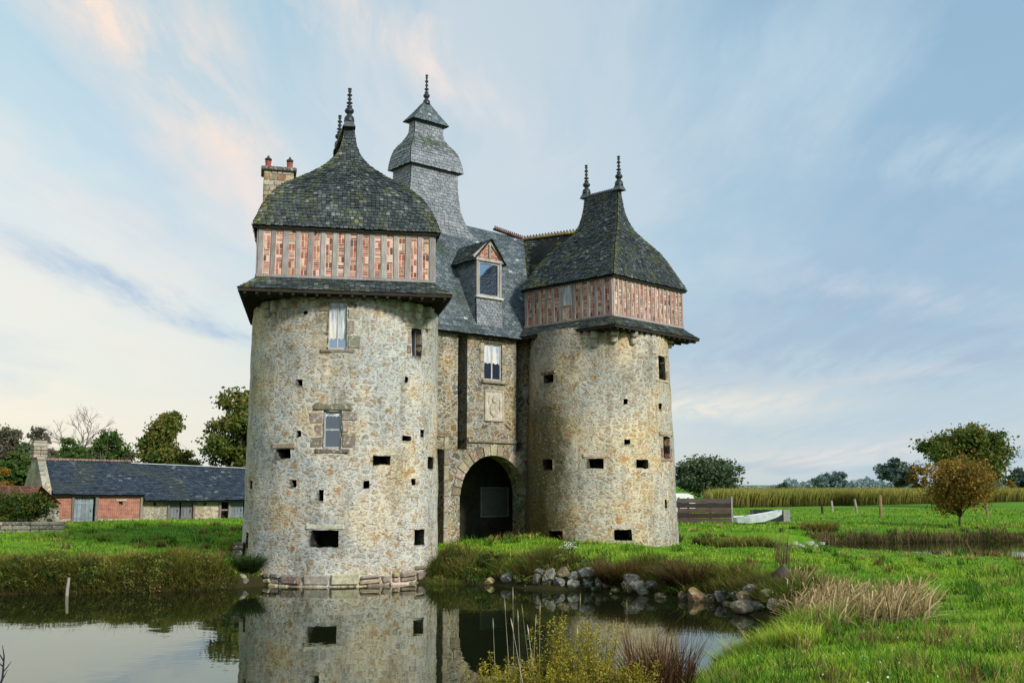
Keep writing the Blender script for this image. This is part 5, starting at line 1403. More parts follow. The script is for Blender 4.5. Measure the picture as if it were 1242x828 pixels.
def fringe(name, lab, pts, n, hr, depth, cols, seed, droop, bias=0.0, wr=(0.012, 0.03)):
    """long unkempt grass on a bank: pts = polyline in plan, blades spread `depth` metres inland and falling towards the water"""
    rs = np.random.RandomState(seed); P = np.array(pts, float); seg = np.hypot(*(P[1:] - P[:-1]).T); cum = np.concatenate([[0], np.cumsum(seg)])
    l = rs.uniform(0, cum[-1], n); i = np.clip(np.searchsorted(cum, l) - 1, 0, len(seg) - 1); t = (l - cum[i]) / seg[i]
    d = (P[i + 1] - P[i]) / seg[i][:, None]; nrm = np.stack([-d[:, 1], d[:, 0]], 1)
    c0 = P[i] + (P[i + 1] - P[i]) * t[:, None]; c1 = c0 + nrm * 0.5; c2 = c0 - nrm * 0.5; fs = lambda c: np.minimum(sd1(c[:, 0], c[:, 1]), sd2(c[:, 0], c[:, 1]))
    nrm = nrm * np.where(fs(c1) > fs(c2), 1, -1)[:, None]
    u = rs.beta(1.2, 1.6, n)
    xy = P[i] + (P[i + 1] - P[i]) * t[:, None] + nrm * (u * depth + bias)[:, None]
    ok = clear_of_buildings(xy[:, 0], xy[:, 1]) & (sd1(xy[:, 0], xy[:, 1]) > -0.1) & (sd2(xy[:, 0], xy[:, 1]) > -0.4); xy, nrm, u = xy[ok], nrm[ok], u[ok]; n = len(xy); l = l[ok]
    z = height(xy[:, 0], xy[:, 1])
    cl = vnoise(l, l * 0.3, 2.2, seed); cl2 = vnoise(l, u * 3, 6.0, seed + 3)
    h = rs.uniform(hr[0], hr[1], n) * np.clip(0.75 + 0.45 * cl + 0.25 * cl2 + 0.5 * (rs.rand(n) ** 6), 0.2, 1.7)
    lean = -nrm * (h * droop * rs.uniform(0.1, 1.2, n) * (1 - u))[:, None] + rs.normal(size=(n, 2)) * (h * 0.4)[:, None]
    hz_ = h * np.clip(1 - droop * 0.5 * rs.rand(n) * (1 - u), 0.15, 1)
    V, Q, T = blade_arrays(np.stack([xy[:, 0], xy[:, 1], z - 0.02], 1), hz_, rs.uniform(wr[0], wr[1], n), lean, rs)
    big = vnoise(l, l * 0.1, 0.9, seed + 1)
    k = np.clip(0.5 + 0.22 * cl + 0.15 * cl2 + 0.22 * big + rs.normal(size=n) * 0.18, 0, 1)
    c = pick(cols, k) * (rs.uniform(0.7, 1.25, n) * np.clip(1.0 + 0.45 * vnoise(l, u, 1.7, seed + 8), 0.4, 1.6))[:, None]
    c5 = np.repeat(c, 5, 0).reshape(n, 5, 3) * np.array([0.25, 0.25, 0.75, 0.75, 1.25])[None, :, None]  # darker feet, brighter tips: bank shade put into the blade colour
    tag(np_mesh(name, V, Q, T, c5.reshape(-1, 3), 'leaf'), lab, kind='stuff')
BANKC = [(0.03, 0.055, 0.010), (0.08, 0.14, 0.018), (0.16, 0.19, 0.03), (0.19, 0.14, 0.04), (0.30, 0.27, 0.06), (0.20, 0.27, 0.035)]
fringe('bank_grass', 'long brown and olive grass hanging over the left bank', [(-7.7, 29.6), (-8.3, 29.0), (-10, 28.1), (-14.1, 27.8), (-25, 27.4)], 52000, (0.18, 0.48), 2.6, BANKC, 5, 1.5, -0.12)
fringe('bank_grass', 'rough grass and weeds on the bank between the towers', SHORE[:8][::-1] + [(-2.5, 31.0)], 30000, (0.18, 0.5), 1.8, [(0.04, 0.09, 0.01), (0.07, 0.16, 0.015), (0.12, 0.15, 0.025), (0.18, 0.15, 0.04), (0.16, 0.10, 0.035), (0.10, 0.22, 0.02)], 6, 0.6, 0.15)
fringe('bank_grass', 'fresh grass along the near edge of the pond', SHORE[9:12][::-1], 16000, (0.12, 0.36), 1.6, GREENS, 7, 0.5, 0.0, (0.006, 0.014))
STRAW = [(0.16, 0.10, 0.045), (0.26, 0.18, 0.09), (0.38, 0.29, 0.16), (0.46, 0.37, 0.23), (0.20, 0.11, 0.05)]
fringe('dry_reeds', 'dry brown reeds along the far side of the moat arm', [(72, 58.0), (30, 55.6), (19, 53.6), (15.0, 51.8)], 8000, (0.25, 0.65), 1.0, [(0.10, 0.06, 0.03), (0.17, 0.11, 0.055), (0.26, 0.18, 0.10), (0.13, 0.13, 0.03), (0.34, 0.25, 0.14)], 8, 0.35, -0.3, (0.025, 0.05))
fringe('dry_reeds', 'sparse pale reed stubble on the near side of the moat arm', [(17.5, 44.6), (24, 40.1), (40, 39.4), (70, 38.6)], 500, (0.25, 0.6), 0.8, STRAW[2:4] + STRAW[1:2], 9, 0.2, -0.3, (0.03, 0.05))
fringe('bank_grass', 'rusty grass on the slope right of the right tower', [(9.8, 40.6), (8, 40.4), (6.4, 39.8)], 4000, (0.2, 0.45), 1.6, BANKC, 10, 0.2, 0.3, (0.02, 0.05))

def weeds(name, lab, pts, ncl, per, seed, cols, depth, hr, rad=(0.12, 0.34), leaf=(0.018, 0.045), z0=0.0):
    """low leafy weeds and brambles scattered along a bank"""
    rs = np.random.RandomState(seed); P = np.array(pts, float); seg = np.hypot(*(P[1:] - P[:-1]).T); cum = np.concatenate([[0], np.cumsum(seg)])
    l = rs.uniform(0, cum[-1], ncl); i = np.clip(np.searchsorted(cum, l) - 1, 0, len(seg) - 1); t = (l - cum[i]) / seg[i]
    d = (P[i + 1] - P[i]) / seg[i][:, None]; nrm = np.stack([-d[:, 1], d[:, 0]], 1); c0 = P[i] + (P[i + 1] - P[i]) * t[:, None]
    nrm *= np.where(sd1(*(c0 + nrm * 0.5).T) > sd1(*(c0 - nrm * 0.5).T), 1, -1)[:, None]
    u = rs.rand(ncl); c = c0 + nrm * (u * depth)[:, None]
    r = rs.uniform(rad[0], rad[1], ncl); zc = height(c[:, 0], c[:, 1]) + rs.uniform(hr[0], hr[1], ncl) * (0.4 + 0.6 * u)
    k = rs.rand(ncl); ci = rs.randint(0, ncl, ncl * per)
    Q = np.stack([c[ci, 0], c[ci, 1], zc[ci]], 1) + unit_rows(rs.normal(size=(len(ci), 3))) * (r[ci] * rs.beta(3, 1.2, len(ci)))[:, None] * np.array([1.3, 1.0, 0.8])
    g = height(Q[:, 0], Q[:, 1]); ok = (Q[:, 2] > np.maximum(g, 0) - 0.03) & clear_of_buildings(Q[:, 0], Q[:, 1]); Q, ci, g = Q[ok], ci[ok], g[ok]
    V, F_ = leaf_arrays(Q, rs.uniform(leaf[0], leaf[1], len(Q)), rs, 0.5)
    sh = np.clip(0.35 + 1.1 * (Q[:, 2] - zc[ci]) / r[ci] + 0.5, 0.25, 1.3)  # lower leaves darkened, clump shade put into their colour
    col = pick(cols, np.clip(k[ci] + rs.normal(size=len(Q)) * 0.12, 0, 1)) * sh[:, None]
    tag(np_mesh(name, V, F_, None, np.repeat(col, 4, 0), 'leaf'), lab, kind='stuff')
WEEDC = [(0.012, 0.022, 0.008), (0.03, 0.055, 0.012), (0.06, 0.10, 0.02), (0.10, 0.15, 0.03), (0.19, 0.21, 0.04), (0.22, 0.19, 0.05), (0.14, 0.08, 0.035)]
weeds('bank_weeds', 'leafy weeds and brambles tangled along the left bank', [(-7.9, 29.4), (-8.3, 29.0), (-10, 28.1), (-14.1, 27.8), (-22, 27.4)], 380, 130, 61, WEEDC, 1.2, (-0.15, 0.22))
weeds('bank_weeds', 'leafy weeds between the boulders of the right bank', SHORE[:8][::-1] + [(-2.5, 31.0)], 200, 110, 62, WEEDC, 1.3, (0.0, 0.3), (0.08, 0.22))
weeds('bank_weeds', 'small leafy weeds at the near edge of the pond', SHORE[8:12][::-1], 60, 80, 63, [(0.04, 0.09, 0.01), (0.10, 0.20, 0.02), (0.20, 0.26, 0.04), (0.16, 0.08, 0.03)], 1.2, (0.05, 0.25), (0.06, 0.16), (0.012, 0.028))

def stubble():
    """bent and broken cut reeds beside the pond"""
    rs = np.random.RandomState(3)
    poly = [tuple(on_z(a, b, 0.3).xy) for a, b in ((952, 716), (1010, 722), (1060, 740), (1105, 735), (1142, 752), (1128, 776), (1070, 782), (1010, 782), (965, 772), (950, 745))]
    n0 = 9000; xs = [p[0] for p in poly]; ys = [p[1] for p in poly]
    x = rs.uniform(min(xs), max(xs), n0); y = rs.uniform(min(ys), max(ys), n0)
    ok = (poly_sdf(poly, x, y) < -0.05 + 0.2 * vnoise(x, y, 2.0, 1)) & (vnoise(x, y, 3.2, 5.0) > -0.35); x, y = x[ok][:2100], y[ok][:2100]; n = len(x)
    z = np.maximum(height(x, y), -0.1)
    h = rs.uniform(0.22, 0.55, n); fallen = rs.rand(n) < 0.42
    lean = rs.normal(size=(n, 2)) * 0.15 + np.array([0.22, -0.05]) * rs.rand(n)[:, None]
    lean[fallen] = rs.normal(size=(fallen.sum(), 2)) * 0.35; h[fallen] *= 0.4
    V, Q, T = blade_arrays(np.stack([x, y, z], 1), h, rs.uniform(0.018, 0.036, n), lean, rs)
    V = V.reshape(n, 5, 3); sx = V[:, 2] - V[:, 3]
    tipL = V[:, 4] - sx * 0.45; tipR = V[:, 4] + sx * 0.45       # blunt, cut ends
    W = np.concatenate([V[:, :4], tipR[:, None], tipL[:, None]], 1).reshape(-1, 3); i = np.arange(n) * 6
    Q = np.concatenate([np.stack([i, i + 1, i + 2, i + 3], 1), np.stack([i + 3, i + 2, i + 4, i + 5], 1)])
    c = pick([(0.16, 0.10, 0.05), (0.32, 0.22, 0.10), (0.50, 0.37, 0.19), (0.62, 0.50, 0.30)], rs.rand(n))
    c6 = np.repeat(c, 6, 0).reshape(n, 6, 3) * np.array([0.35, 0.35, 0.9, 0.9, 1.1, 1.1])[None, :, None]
    tag(np_mesh('reed_stubble', W, Q, None, c6.reshape(-1, 3), 'leaf'), 'cut and broken straw coloured reeds beside the pond', kind='stuff')
stubble()

def meadow_weeds():
    """coarser tussocks, docks and dead stalks scattered through the turf"""
    rs = np.random.RandomState(71); n0 = 900
    y = np.exp(rs.uniform(np.log(8.5), np.log(60), n0)); x = y * rs.uniform(-0.6, 0.62, n0)
    ok = (np.minimum(sd1(x, y), sd2(x, y)) > 0.4) & clear_of_buildings(x, y) & ((x > 2) | (y > 28)); x, y = x[ok], y[ok]
    Vs, Qs, Ts, Cs = [], [], [], []; off = 0
    for a, b in zip(x, y):
        n = rs.randint(25, 60); kind = rs.rand(); sp = rs.uniform(0.06, 0.22)
        px = a + rs.normal(size=n) * sp; py = b + rs.normal(size=n) * sp; z = height(px, py)
        if kind < 0.5: cols, h = [(0.02, 0.07, 0.008), (0.06, 0.17, 0.012), (0.11, 0.24, 0.02)], rs.uniform(0.12, 0.30, n)
        elif kind < 0.8: cols, h = [(0.20, 0.24, 0.03), (0.38, 0.36, 0.08), (0.45, 0.36, 0.14)], rs.uniform(0.10, 0.28, n)
        else: cols, h = [(0.10, 0.05, 0.02), (0.20, 0.11, 0.04), (0.30, 0.22, 0.10)], rs.uniform(0.10, 0.34, n)
        V, Q, T = blade_arrays(np.stack([px, py, z - 0.01], 1), h, np.maximum(0.010, b * 0.0008) * rs.uniform(0.7, 1.5, n), rs.normal(size=(n, 2)) * 0.09, rs)
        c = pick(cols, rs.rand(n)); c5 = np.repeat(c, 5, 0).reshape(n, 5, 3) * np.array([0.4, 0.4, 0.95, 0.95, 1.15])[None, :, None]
        Vs.append(V); Qs.append(Q + off); Ts.append(T + off); Cs.append(c5.reshape(-1, 3)); off += len(V)
    tag(np_mesh('meadow_weeds', np.concatenate(Vs), np.concatenate(Qs), np.concatenate(Ts), np.concatenate(Cs), 'leaf'), 'coarse tussocks and dead stalks scattered through the meadow', kind='stuff')
    n = 260; y = np.exp(rs.uniform(np.log(9), np.log(40), n)); x = y * rs.uniform(0.1, 0.62, n); ok = (np.minimum(sd1(x, y), sd2(x, y)) > 0.3) & clear_of_buildings(x, y); x, y = x[ok], y[ok]
    V, Q = leaf_arrays(np.stack([x, y, height(x, y) + rs.uniform(0.08, 0.17, len(x))], 1), rs.uniform(0.006, 0.011, len(x)) * (1 + y / 30), rs, 0.9, 1.5)
    tag(np_mesh('daisies', V, Q, None, np.tile([0.75, 0.75, 0.70], (4 * len(x), 1)), 'leaf'), 'tiny white daisies dotted over the grass', kind='stuff')
meadow_weeds()

def corn():
    rs = np.random.RandomState(4); a = at(868, 615, 114); b = at(1300, 608, 182); n = 60000
    u = rs.rand(n) ** 1.0; v = rs.rand(n) ** 2.2
    x = a.x + (b.x - a.x) * u + v * 18 * rs.uniform(0.6, 1, n); y = a.y + (b.y - a.y) * u + v * 70
    z = height(x, y); h = rs.uniform(1.5, 2.25, n) * np.where(v < 0.02, 0.9, 1) * (1 + 0.10 * vnoise(x, y, 0.35, 1) + 0.06 * vnoise(x, y, 1.5, 3))
    k = rs.rand(n); 
    V, Q, T = blade_arrays(np.stack([x, y, z], 1), h, rs.uniform(0.10, 0.24, n), rs.normal(size=(n, 2)) * 0.3, rs)
    c = pick([(0.10, 0.13, 0.02), (0.19, 0.21, 0.035), (0.29, 0.27, 0.06), (0.36, 0.28, 0.09), (0.16, 0.09, 0.03)], np.clip(0.45 + 0.2 * vnoise(x, y, 0.12, 2) + rs.normal(size=n) * 0.2, 0, 1))
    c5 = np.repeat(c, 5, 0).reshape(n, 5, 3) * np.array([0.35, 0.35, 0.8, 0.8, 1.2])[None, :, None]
    tag(np_mesh('corn_crop', V, Q, T, c5.reshape(-1, 3), 'leaf'), 'ripening yellow green maize standing across the far meadow', kind='stuff')
corn()

# ------------------------------------------------------------------ trees and bushes
AUT = {  # hazy and mist sets have distance haze mixed into the leaf colour
 'oak': [(0.018, 0.035, 0.008), (0.035, 0.06, 0.012), (0.06, 0.085, 0.018), (0.11, 0.10, 0.025), (0.15, 0.09, 0.03)],
 'rust': [(0.05, 0.04, 0.010), (0.10, 0.07, 0.016), (0.16, 0.10, 0.02), (0.22, 0.13, 0.03), (0.12, 0.12, 0.025)],
 'olive': [(0.08, 0.06, 0.012), (0.16, 0.12, 0.02), (0.25, 0.16, 0.03), (0.33, 0.19, 0.04), (0.20, 0.18, 0.03)],
 'oak2': [(0.03, 0.055, 0.012), (0.06, 0.10, 0.018), (0.10, 0.145, 0.025), (0.16, 0.16, 0.035), (0.22, 0.15, 0.04)],
 'red': [(0.06, 0.035, 0.025), (0.10, 0.06, 0.045), (0.15, 0.09, 0.075), (0.08, 0.075, 0.03), (0.16, 0.11, 0.10)],
 'hazyred': [(0.07, 0.065, 0.045), (0.11, 0.09, 0.065), (0.15, 0.11, 0.09), (0.10, 0.12, 0.06), (0.17, 0.125, 0.115)],  # red set paled by distance haze put into its colour
 'mist': [(0.05, 0.09, 0.045), (0.08, 0.125, 0.06), (0.11, 0.155, 0.075), (0.13, 0.16, 0.07)],
 'green': [(0.025, 0.06, 0.012), (0.05, 0.10, 0.02), (0.08, 0.14, 0.03), (0.11, 0.15, 0.04)],
 'orange': [(0.16, 0.08, 0.01), (0.26, 0.13, 0.015), (0.32, 0.19, 0.03), (0.14, 0.12, 0.02)],
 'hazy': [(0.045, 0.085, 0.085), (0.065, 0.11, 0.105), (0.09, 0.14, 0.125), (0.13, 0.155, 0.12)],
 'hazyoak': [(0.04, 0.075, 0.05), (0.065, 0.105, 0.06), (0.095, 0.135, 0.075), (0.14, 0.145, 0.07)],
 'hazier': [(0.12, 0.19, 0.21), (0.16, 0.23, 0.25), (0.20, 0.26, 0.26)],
 'ivy': [(0.012, 0.03, 0.008), (0.03, 0.06, 0.012), (0.06, 0.10, 0.015), (0.22, 0.19, 0.03)],
}
def tree(name, label, cat, px, Y, top, width, pal, seed, nleaf, leaf, crown0=0.25, lobes=9, trunk=0.045, group=None, base=None, bare=0.0, vshape=0.0, flat=0.0, airy=1.0):
    rng = random.Random(seed); rs = np.random.RandomState(seed)
    q = at(px, 600, Y); g = hz(q.x, Y) if base is None else base
    H = at(px, top, Y).z - g; W = width / 1250 * Y
    root = thing(name, label, cat, (q.x, Y, g), group)
    c0 = g + crown0 * H
    L = []
    for i in range(int(lobes * 1.5)):
        while True:
            p = Vector((rng.uniform(-1, 1), rng.uniform(-1, 1), rng.uniform(-1, 1)))
            if p.length < 1: break
        zf = (p.z + 1) / 2
        wk = lerp(1.0, 0.35 + 0.65 * zf, vshape) * (1 - flat * max(0, zf - 0.6))
        r = rng.uniform(0.11, 0.23) * W * airy
        ctr = Vector((q.x + p.x * (W / 2 - r * 0.8) * wk, Y + p.y * (W / 2 - r * 0.8) * wk, lerp(c0 + r * 0.6, g + H - r * 0.75, zf)))
        L.append((ctr, r))
    L.append((Vector((q.x + rng.uniform(-.05, .05) * W, Y, g + H - 0.2 * W)), 0.2 * W))
    # trunk and limbs
    mb = MB(); tr = trunk * H; fork = Vector((q.x + rng.uniform(-.03, .03) * H, Y, lerp(g, c0, 1.0) + 0.1 * H))
    mb.tube([(q.x, Y, g - 0.2), (q.x, Y, g + 0.08 * H), fork, fork + Vector((rng.uniform(-.03, .03) * H, 0, 0.25 * H))], [tr * 1.35, tr, tr * 0.75, tr * 0.3], 8, (0.09, 0.075, 0.055))
    for ctr, r in L:
        s = Vector((q.x, Y, lerp(g + 0.06 * H, fork.z, rng.uniform(0.35 if vshape else 0.6, 1.1)))); m = s.lerp(ctr, 0.5) + Vector((rng.uniform(-.05, .05) * W, rng.uniform(-.05, .05) * W, -0.03 * H))
        mb.tube([s, m, ctr, ctr + Vector((rng.uniform(-.5, .5), rng.uniform(-.5, .5), 0.6)) * r], [tr * 0.5, tr * 0.3, tr * 0.14, tr * 0.05], 5, (0.085, 0.07, 0.055))
        for k in range(6 if bare > 0 else 3):
            e = ctr + Vector((rng.gauss(0, .6), rng.gauss(0, .6), rng.gauss(0.15, .5))) * r
            mb.tube([m.lerp(ctr, rng.random()), (ctr + e) / 2 + Vector((0, 0, .05 * r)), e], [tr * 0.12, tr * 0.08, tr * 0.03], 4, (0.08, 0.07, 0.055))
    mb.build('trunk', 'bark', root, True)
    # crown: twig clumps scattered on and in the lobes
    Lc = np.array([list(c) for c, r in L]); Lr = np.array([r for c, r in L]); wt = Lr ** 2.2; wt /= wt.sum()
    nleaf = int(nleaf * 1.7); leaf *= 0.74; ncl = max(30, int(nleaf / 48)); li = rs.choice(len(L), ncl, p=wt)
    dirs = unit_rows(rs.normal(size=(ncl, 3))); rad = rs.beta(3.2, 1.3, ncl) * rs.uniform(0.8, 1.22, ncl)
    cc = Lc[li] + dirs * (Lr[li] * rad)[:, None] * np.array([1, 1, 0.9])
    ci = rs.randint(0, ncl, nleaf); sg = (0.034 * W) * rs.uniform(0.5, 1.6, ncl)
    P = cc[ci] + rs.normal(size=(nleaf, 3)) * sg[ci][:, None] * np.array([1.15, 1.15, 0.75])
    P[:, 2] = np.maximum(P[:, 2], g + 0.02 * H)
    V, Q = leaf_arrays(P, leaf * rs.uniform(0.6, 1.4, nleaf), rs, 0.62)
    tone = rs.normal(size=ncl) * 0.16
    k = np.clip(0.45 + tone[ci] + rs.normal(size=nleaf) * 0.16 + 0.22 * (P[:, 2] - c0) / H, 0, 1)
    c = pick(AUT[pal], k) * rs.uniform(0.75, 1.25, nleaf)[:, None]
    np_mesh('crown', V, Q, None, np.repeat(c, 4, 0), 'leaf', root)
    return root
TL = 'trees behind the barn'
tree('oak_tree', 'tall dark oak tree behind the barn, partly hidden by the near tower', 'tree', 290, 82, 468, 112, 'oak2', 3, 15000, 0.19, 0.16, 17, 0.04, TL, airy=0.85)
tree('oak_tree', 'round autumn oak with brown leaves behind the barn roof joint', 'tree', 203, 88, 500, 80, 'oak2', 14, 12000, 0.19, 0.18, 14, 0.04, TL, airy=0.85)
tree('thorn_tree', 'small loose green thorn tree behind the left part of the barn', 'tree', 128, 84, 519, 58, 'green', 5, 4200, 0.15, 0.2, 10, 0.03, TL, bare=0.5)
tree('hedge_tree', 'pale green rounded hedge tree showing right of the barn chimney', 'tree', 83, 92, 531, 52, 'green', 6, 6500, 0.20, 0.1, 10, 0.04, TL)
tree('hedge_tree', 'pale green low tree left of the barn chimney', 'tree', 20, 96, 546, 60, 'green', 7, 6000, 0.22, 0.1, 9, 0.04, TL)
tree('copper_tree', 'reddish brown tree at the far left edge behind the barn', 'tree', 8, 112, 516, 66, 'hazyred', 8, 8000, 0.24, 0.15, 11, 0.035, TL, bare=0.5)
tree('copper_tree', 'reddish brown tree directly above the barn chimney', 'tree', 46, 118, 517, 58, 'hazyred', 9, 6500, 0.24, 0.15, 10, 0.035, TL, bare=0.5)
tree('hedge_tree', 'low grey green tree in the gap between the two copper trees', 'tree', 30, 100, 536, 50, 'mist', 41, 5000, 0.2, 0.05, 9, 0.04, TL)
tree('hedge_tree', 'low rounded grey green tree just right of the bare tree', 'tree', 105, 98, 536, 56, 'mist', 42, 5000, 0.2, 0.05, 9, 0.04, TL)
tree('hedge_tree', 'low reddish bush tree at the right end of the left barn roof', 'tree', 150, 97, 545, 40, 'red', 43, 3500, 0.2, 0.05, 8, 0.04, TL)
tree('orange_bush', 'bright orange leaved bush at the left edge above the shed roof', 'bush', 2, 74, 566, 26, 'orange', 10, 2500, 0.13, 0.05, 6, 0.03)
tree('ivy_bush', 'dense dark green bush dotted with yellow leaves behind the low stone wall', 'bush', 24, 53.5, 594, 90, 'ivy', 11, 9000, 0.085, 0.0, 13, 0.03, flat=0.4)
def bare_tree():
    rng = random.Random(3); Y = 104; q = at(83, 560, Y); g = hz(q.x, Y); H = at(83, 506, Y).z - g
    root = thing('bare_tree', 'leafless tree with fine branching twigs above the barn roof', 'tree', (q.x, Y, g))
    mb = MB(); tw = MB()
    def grow(p, d, l, r, lev):
        e = p + d * l; m = p + d * l * 0.5 + Vector((rng.gauss(0, .06), rng.gauss(0, .06), rng.gauss(0, .03))) * l
        (mb if lev < 3 else tw).tube([p, m, e], [r, r * 0.85, r * 0.65], 6 if lev < 2 else 4, (0.14, 0.115, 0.11) if lev < 3 else (0.26, 0.20, 0.19), cap=lev == 0)
        if lev >= 6: return
        for k in range(rng.choice((2, 3, 3)) if lev > 0 else 4):
            n = (d + Vector((rng.gauss(0, .55), rng.gauss(0, .55), rng.gauss(0.08, .35)))).normalized(); grow(e if rng.random() < .6 else m, n, l * rng.uniform(0.58, 0.78), r * 0.6, lev + 1)
    grow(Vector((q.x, Y, g)), Vector((0.03, 0, 1)), H * 0.37, 0.20, 0)
    mb.build('trunk', 'bark', root, True); tw.build('twigs', 'bark', root, True)
bare_tree()
TR = 'trees across the right-hand fields'
tree('oak_tree', 'wide dark oak tree beyond the maize just right of the right tower', 'tree', 858, 215, 552, 92, 'hazyoak', 21, 12000, 0.42, 0.12, 15, 0.035, TR)
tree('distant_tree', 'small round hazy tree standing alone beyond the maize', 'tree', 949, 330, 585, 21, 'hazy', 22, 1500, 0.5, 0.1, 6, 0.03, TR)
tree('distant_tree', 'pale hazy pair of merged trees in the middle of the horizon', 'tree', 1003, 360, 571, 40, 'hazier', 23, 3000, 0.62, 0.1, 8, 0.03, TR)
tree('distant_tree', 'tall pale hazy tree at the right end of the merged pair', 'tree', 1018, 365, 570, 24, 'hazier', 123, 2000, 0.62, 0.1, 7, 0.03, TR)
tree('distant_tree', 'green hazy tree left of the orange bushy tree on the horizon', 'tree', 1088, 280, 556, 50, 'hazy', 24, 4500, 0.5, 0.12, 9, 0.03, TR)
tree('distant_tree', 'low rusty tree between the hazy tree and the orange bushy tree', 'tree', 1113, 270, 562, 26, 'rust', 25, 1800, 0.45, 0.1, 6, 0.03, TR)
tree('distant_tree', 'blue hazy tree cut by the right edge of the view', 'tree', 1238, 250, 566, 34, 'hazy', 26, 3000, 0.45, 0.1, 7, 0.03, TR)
tree('orange_bush', 'low orange bush on the horizon at the right edge', 'bush', 1226, 240, 583, 16, 'orange', 27, 900, 0.35, 0.05, 5, 0.03)
tree('broad_tree', 'large dark rounded tree behind the orange bushy tree', 'tree', 1178, 120, 513, 116, 'oak2', 33, 13000, 0.25, 0.22, 15, 0.035, TR, airy=0.8)
tree('thorn_bush', 'orange brown bushy tree with a narrow foot on the far bank of the moat', 'tree', 1162, 57.5, 547, 134, 'olive', 35, 11000, 0.085, 0.10, 15, 0.016, TR, vshape=0.75, airy=0.72)
def distant_woods():
    rs = np.random.RandomState(12); n = 26000
    px = np.concatenate([rs.uniform(862, 1250, n // 2), rs.uniform(-30, 330, n // 2)]); Y = rs.uniform(480, 560, n)
    hh = np.where(px > 600, 5.0 + 2.5 * vnoise(px, px * 0, 0.06, 2) + 1.2 * vnoise(px, px * 0, 0.35, 1), 7.0 + 2 * vnoise(px, px * 0, 0.1, 1))
    hh = np.where((px > 880) & (px < 945), hh * 0.55, hh)
    x = (px - 621) / 1250 * Y * 1.01; z = height(x, Y) + np.maximum(hh, 0.6) * rs.rand(n) ** 0.7
    V, Q = leaf_arrays(np.stack([x, Y, z], 1), rs.uniform(0.5, 1.2, n), rs, 0.7)
    c = pick([(0.16, 0.23, 0.27), (0.22, 0.29, 0.32), (0.28, 0.33, 0.33)], rs.rand(n))  # bluish distance haze put into the leaf colours
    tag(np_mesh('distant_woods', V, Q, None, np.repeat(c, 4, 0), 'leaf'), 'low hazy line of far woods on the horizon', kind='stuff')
distant_woods()

# ------------------------------------------------------------------ bank plants
def clump(name, label, cat, x, y, n, hr, spread, arch, cols, seed, group=None, wr=(0.012, 0.028), z=None):
    """a tuft of arching fronds from one root"""
    rs = np.random.RandomState(seed); g = hz(x, y) if z is None else z
    r = spread * 0.4 * np.sqrt(rs.rand(n)); a = rs.uniform(0, 2 * PI, n)
    base = np.stack([x + r * np.cos(a), y + r * np.sin(a), np.full(n, g - 0.03)], 1)
    h = rs.uniform(hr[0], hr[1], n); out = arch * rs.uniform(0.2, 1.1, n) * h
    aa = a + rs.normal(size=n) * 0.7
    lean = np.stack([np.cos(aa), np.sin(aa)], 1) * out[:, None]
    V, Q, T = blade_arrays(base, h * np.clip(1 - 0.35 * out / np.maximum(h, 1e-3), 0.2, 1), rs.uniform(wr[0], wr[1], n), lean, rs)
    c = pick(cols, rs.rand(n)) * rs.uniform(0.7, 1.3, n)[:, None]
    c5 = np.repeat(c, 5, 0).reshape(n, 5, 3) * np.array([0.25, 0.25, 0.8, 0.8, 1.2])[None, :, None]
    o = np_mesh(name, V, Q, T, c5.reshape(-1, 3), 'leaf')
    o.data.transform(Matrix.Translation((-x, -y, -g))); o.location = (x, y, g)
    return tag(o, label, cat, group)
FERN = [(0.035, 0.02, 0.010), (0.085, 0.045, 0.018), (0.14, 0.075, 0.03), (0.19, 0.13, 0.045), (0.10, 0.11, 0.025)]
for (px, py, Y, n, h, sp, lab, cols) in ((752, 700, 28.4, 1500, (0.45, 0.85), 1.2, 'dark russet fern clump hanging over the middle of the rock edging', FERN), (838, 706, 27.0, 1500, (0.4, 0.85), 1.5, 'wide red brown fern clump above the rocks right of the first fern', FERN),
        (893, 700, 26.6, 900, (0.4, 0.7), 1.0, 'olive weed clump at the right end of the rock edging', BANKC), (540, 695, 30.6, 700, (0.3, 0.6), 0.8, 'dark weed clump at the right foot of the near tower', BANKC[:4]), (300, 690, 30.2, 700, (0.4, 0.7), 0.8, 'dark green weed clump at the left foot of the near tower', [(0.015, 0.035, 0.01), (0.03, 0.07, 0.015), (0.05, 0.09, 0.02)])):
    p = at(px, py, Y); clump('fern_clump' if cols is FERN else 'weed_clump', lab, 'plant', p.x, Y, n, h, sp, 1.15, cols, int(px))
p = at(948, 664, 30.5); clump('dry_weed', 'tall thin brown weed standing at the corner where the bank meets the meadow', 'plant', p.x, 30.5, 60, (0.7, 1.35), 0.5, 0.16, STRAW[:3], 77, None, (0.012, 0.022))
p = at(1000, 650, 53.2); clump('grass_tussock', 'yellow brown grass tussock at the left end of the moat arm', 'plant', p.x, 53.8, 500, (0.35, 0.8), 2.2, 0.9, [(0.12, 0.16, 0.02), (0.24, 0.22, 0.04), (0.22, 0.11, 0.04)], 78, None, (0.02, 0.05))

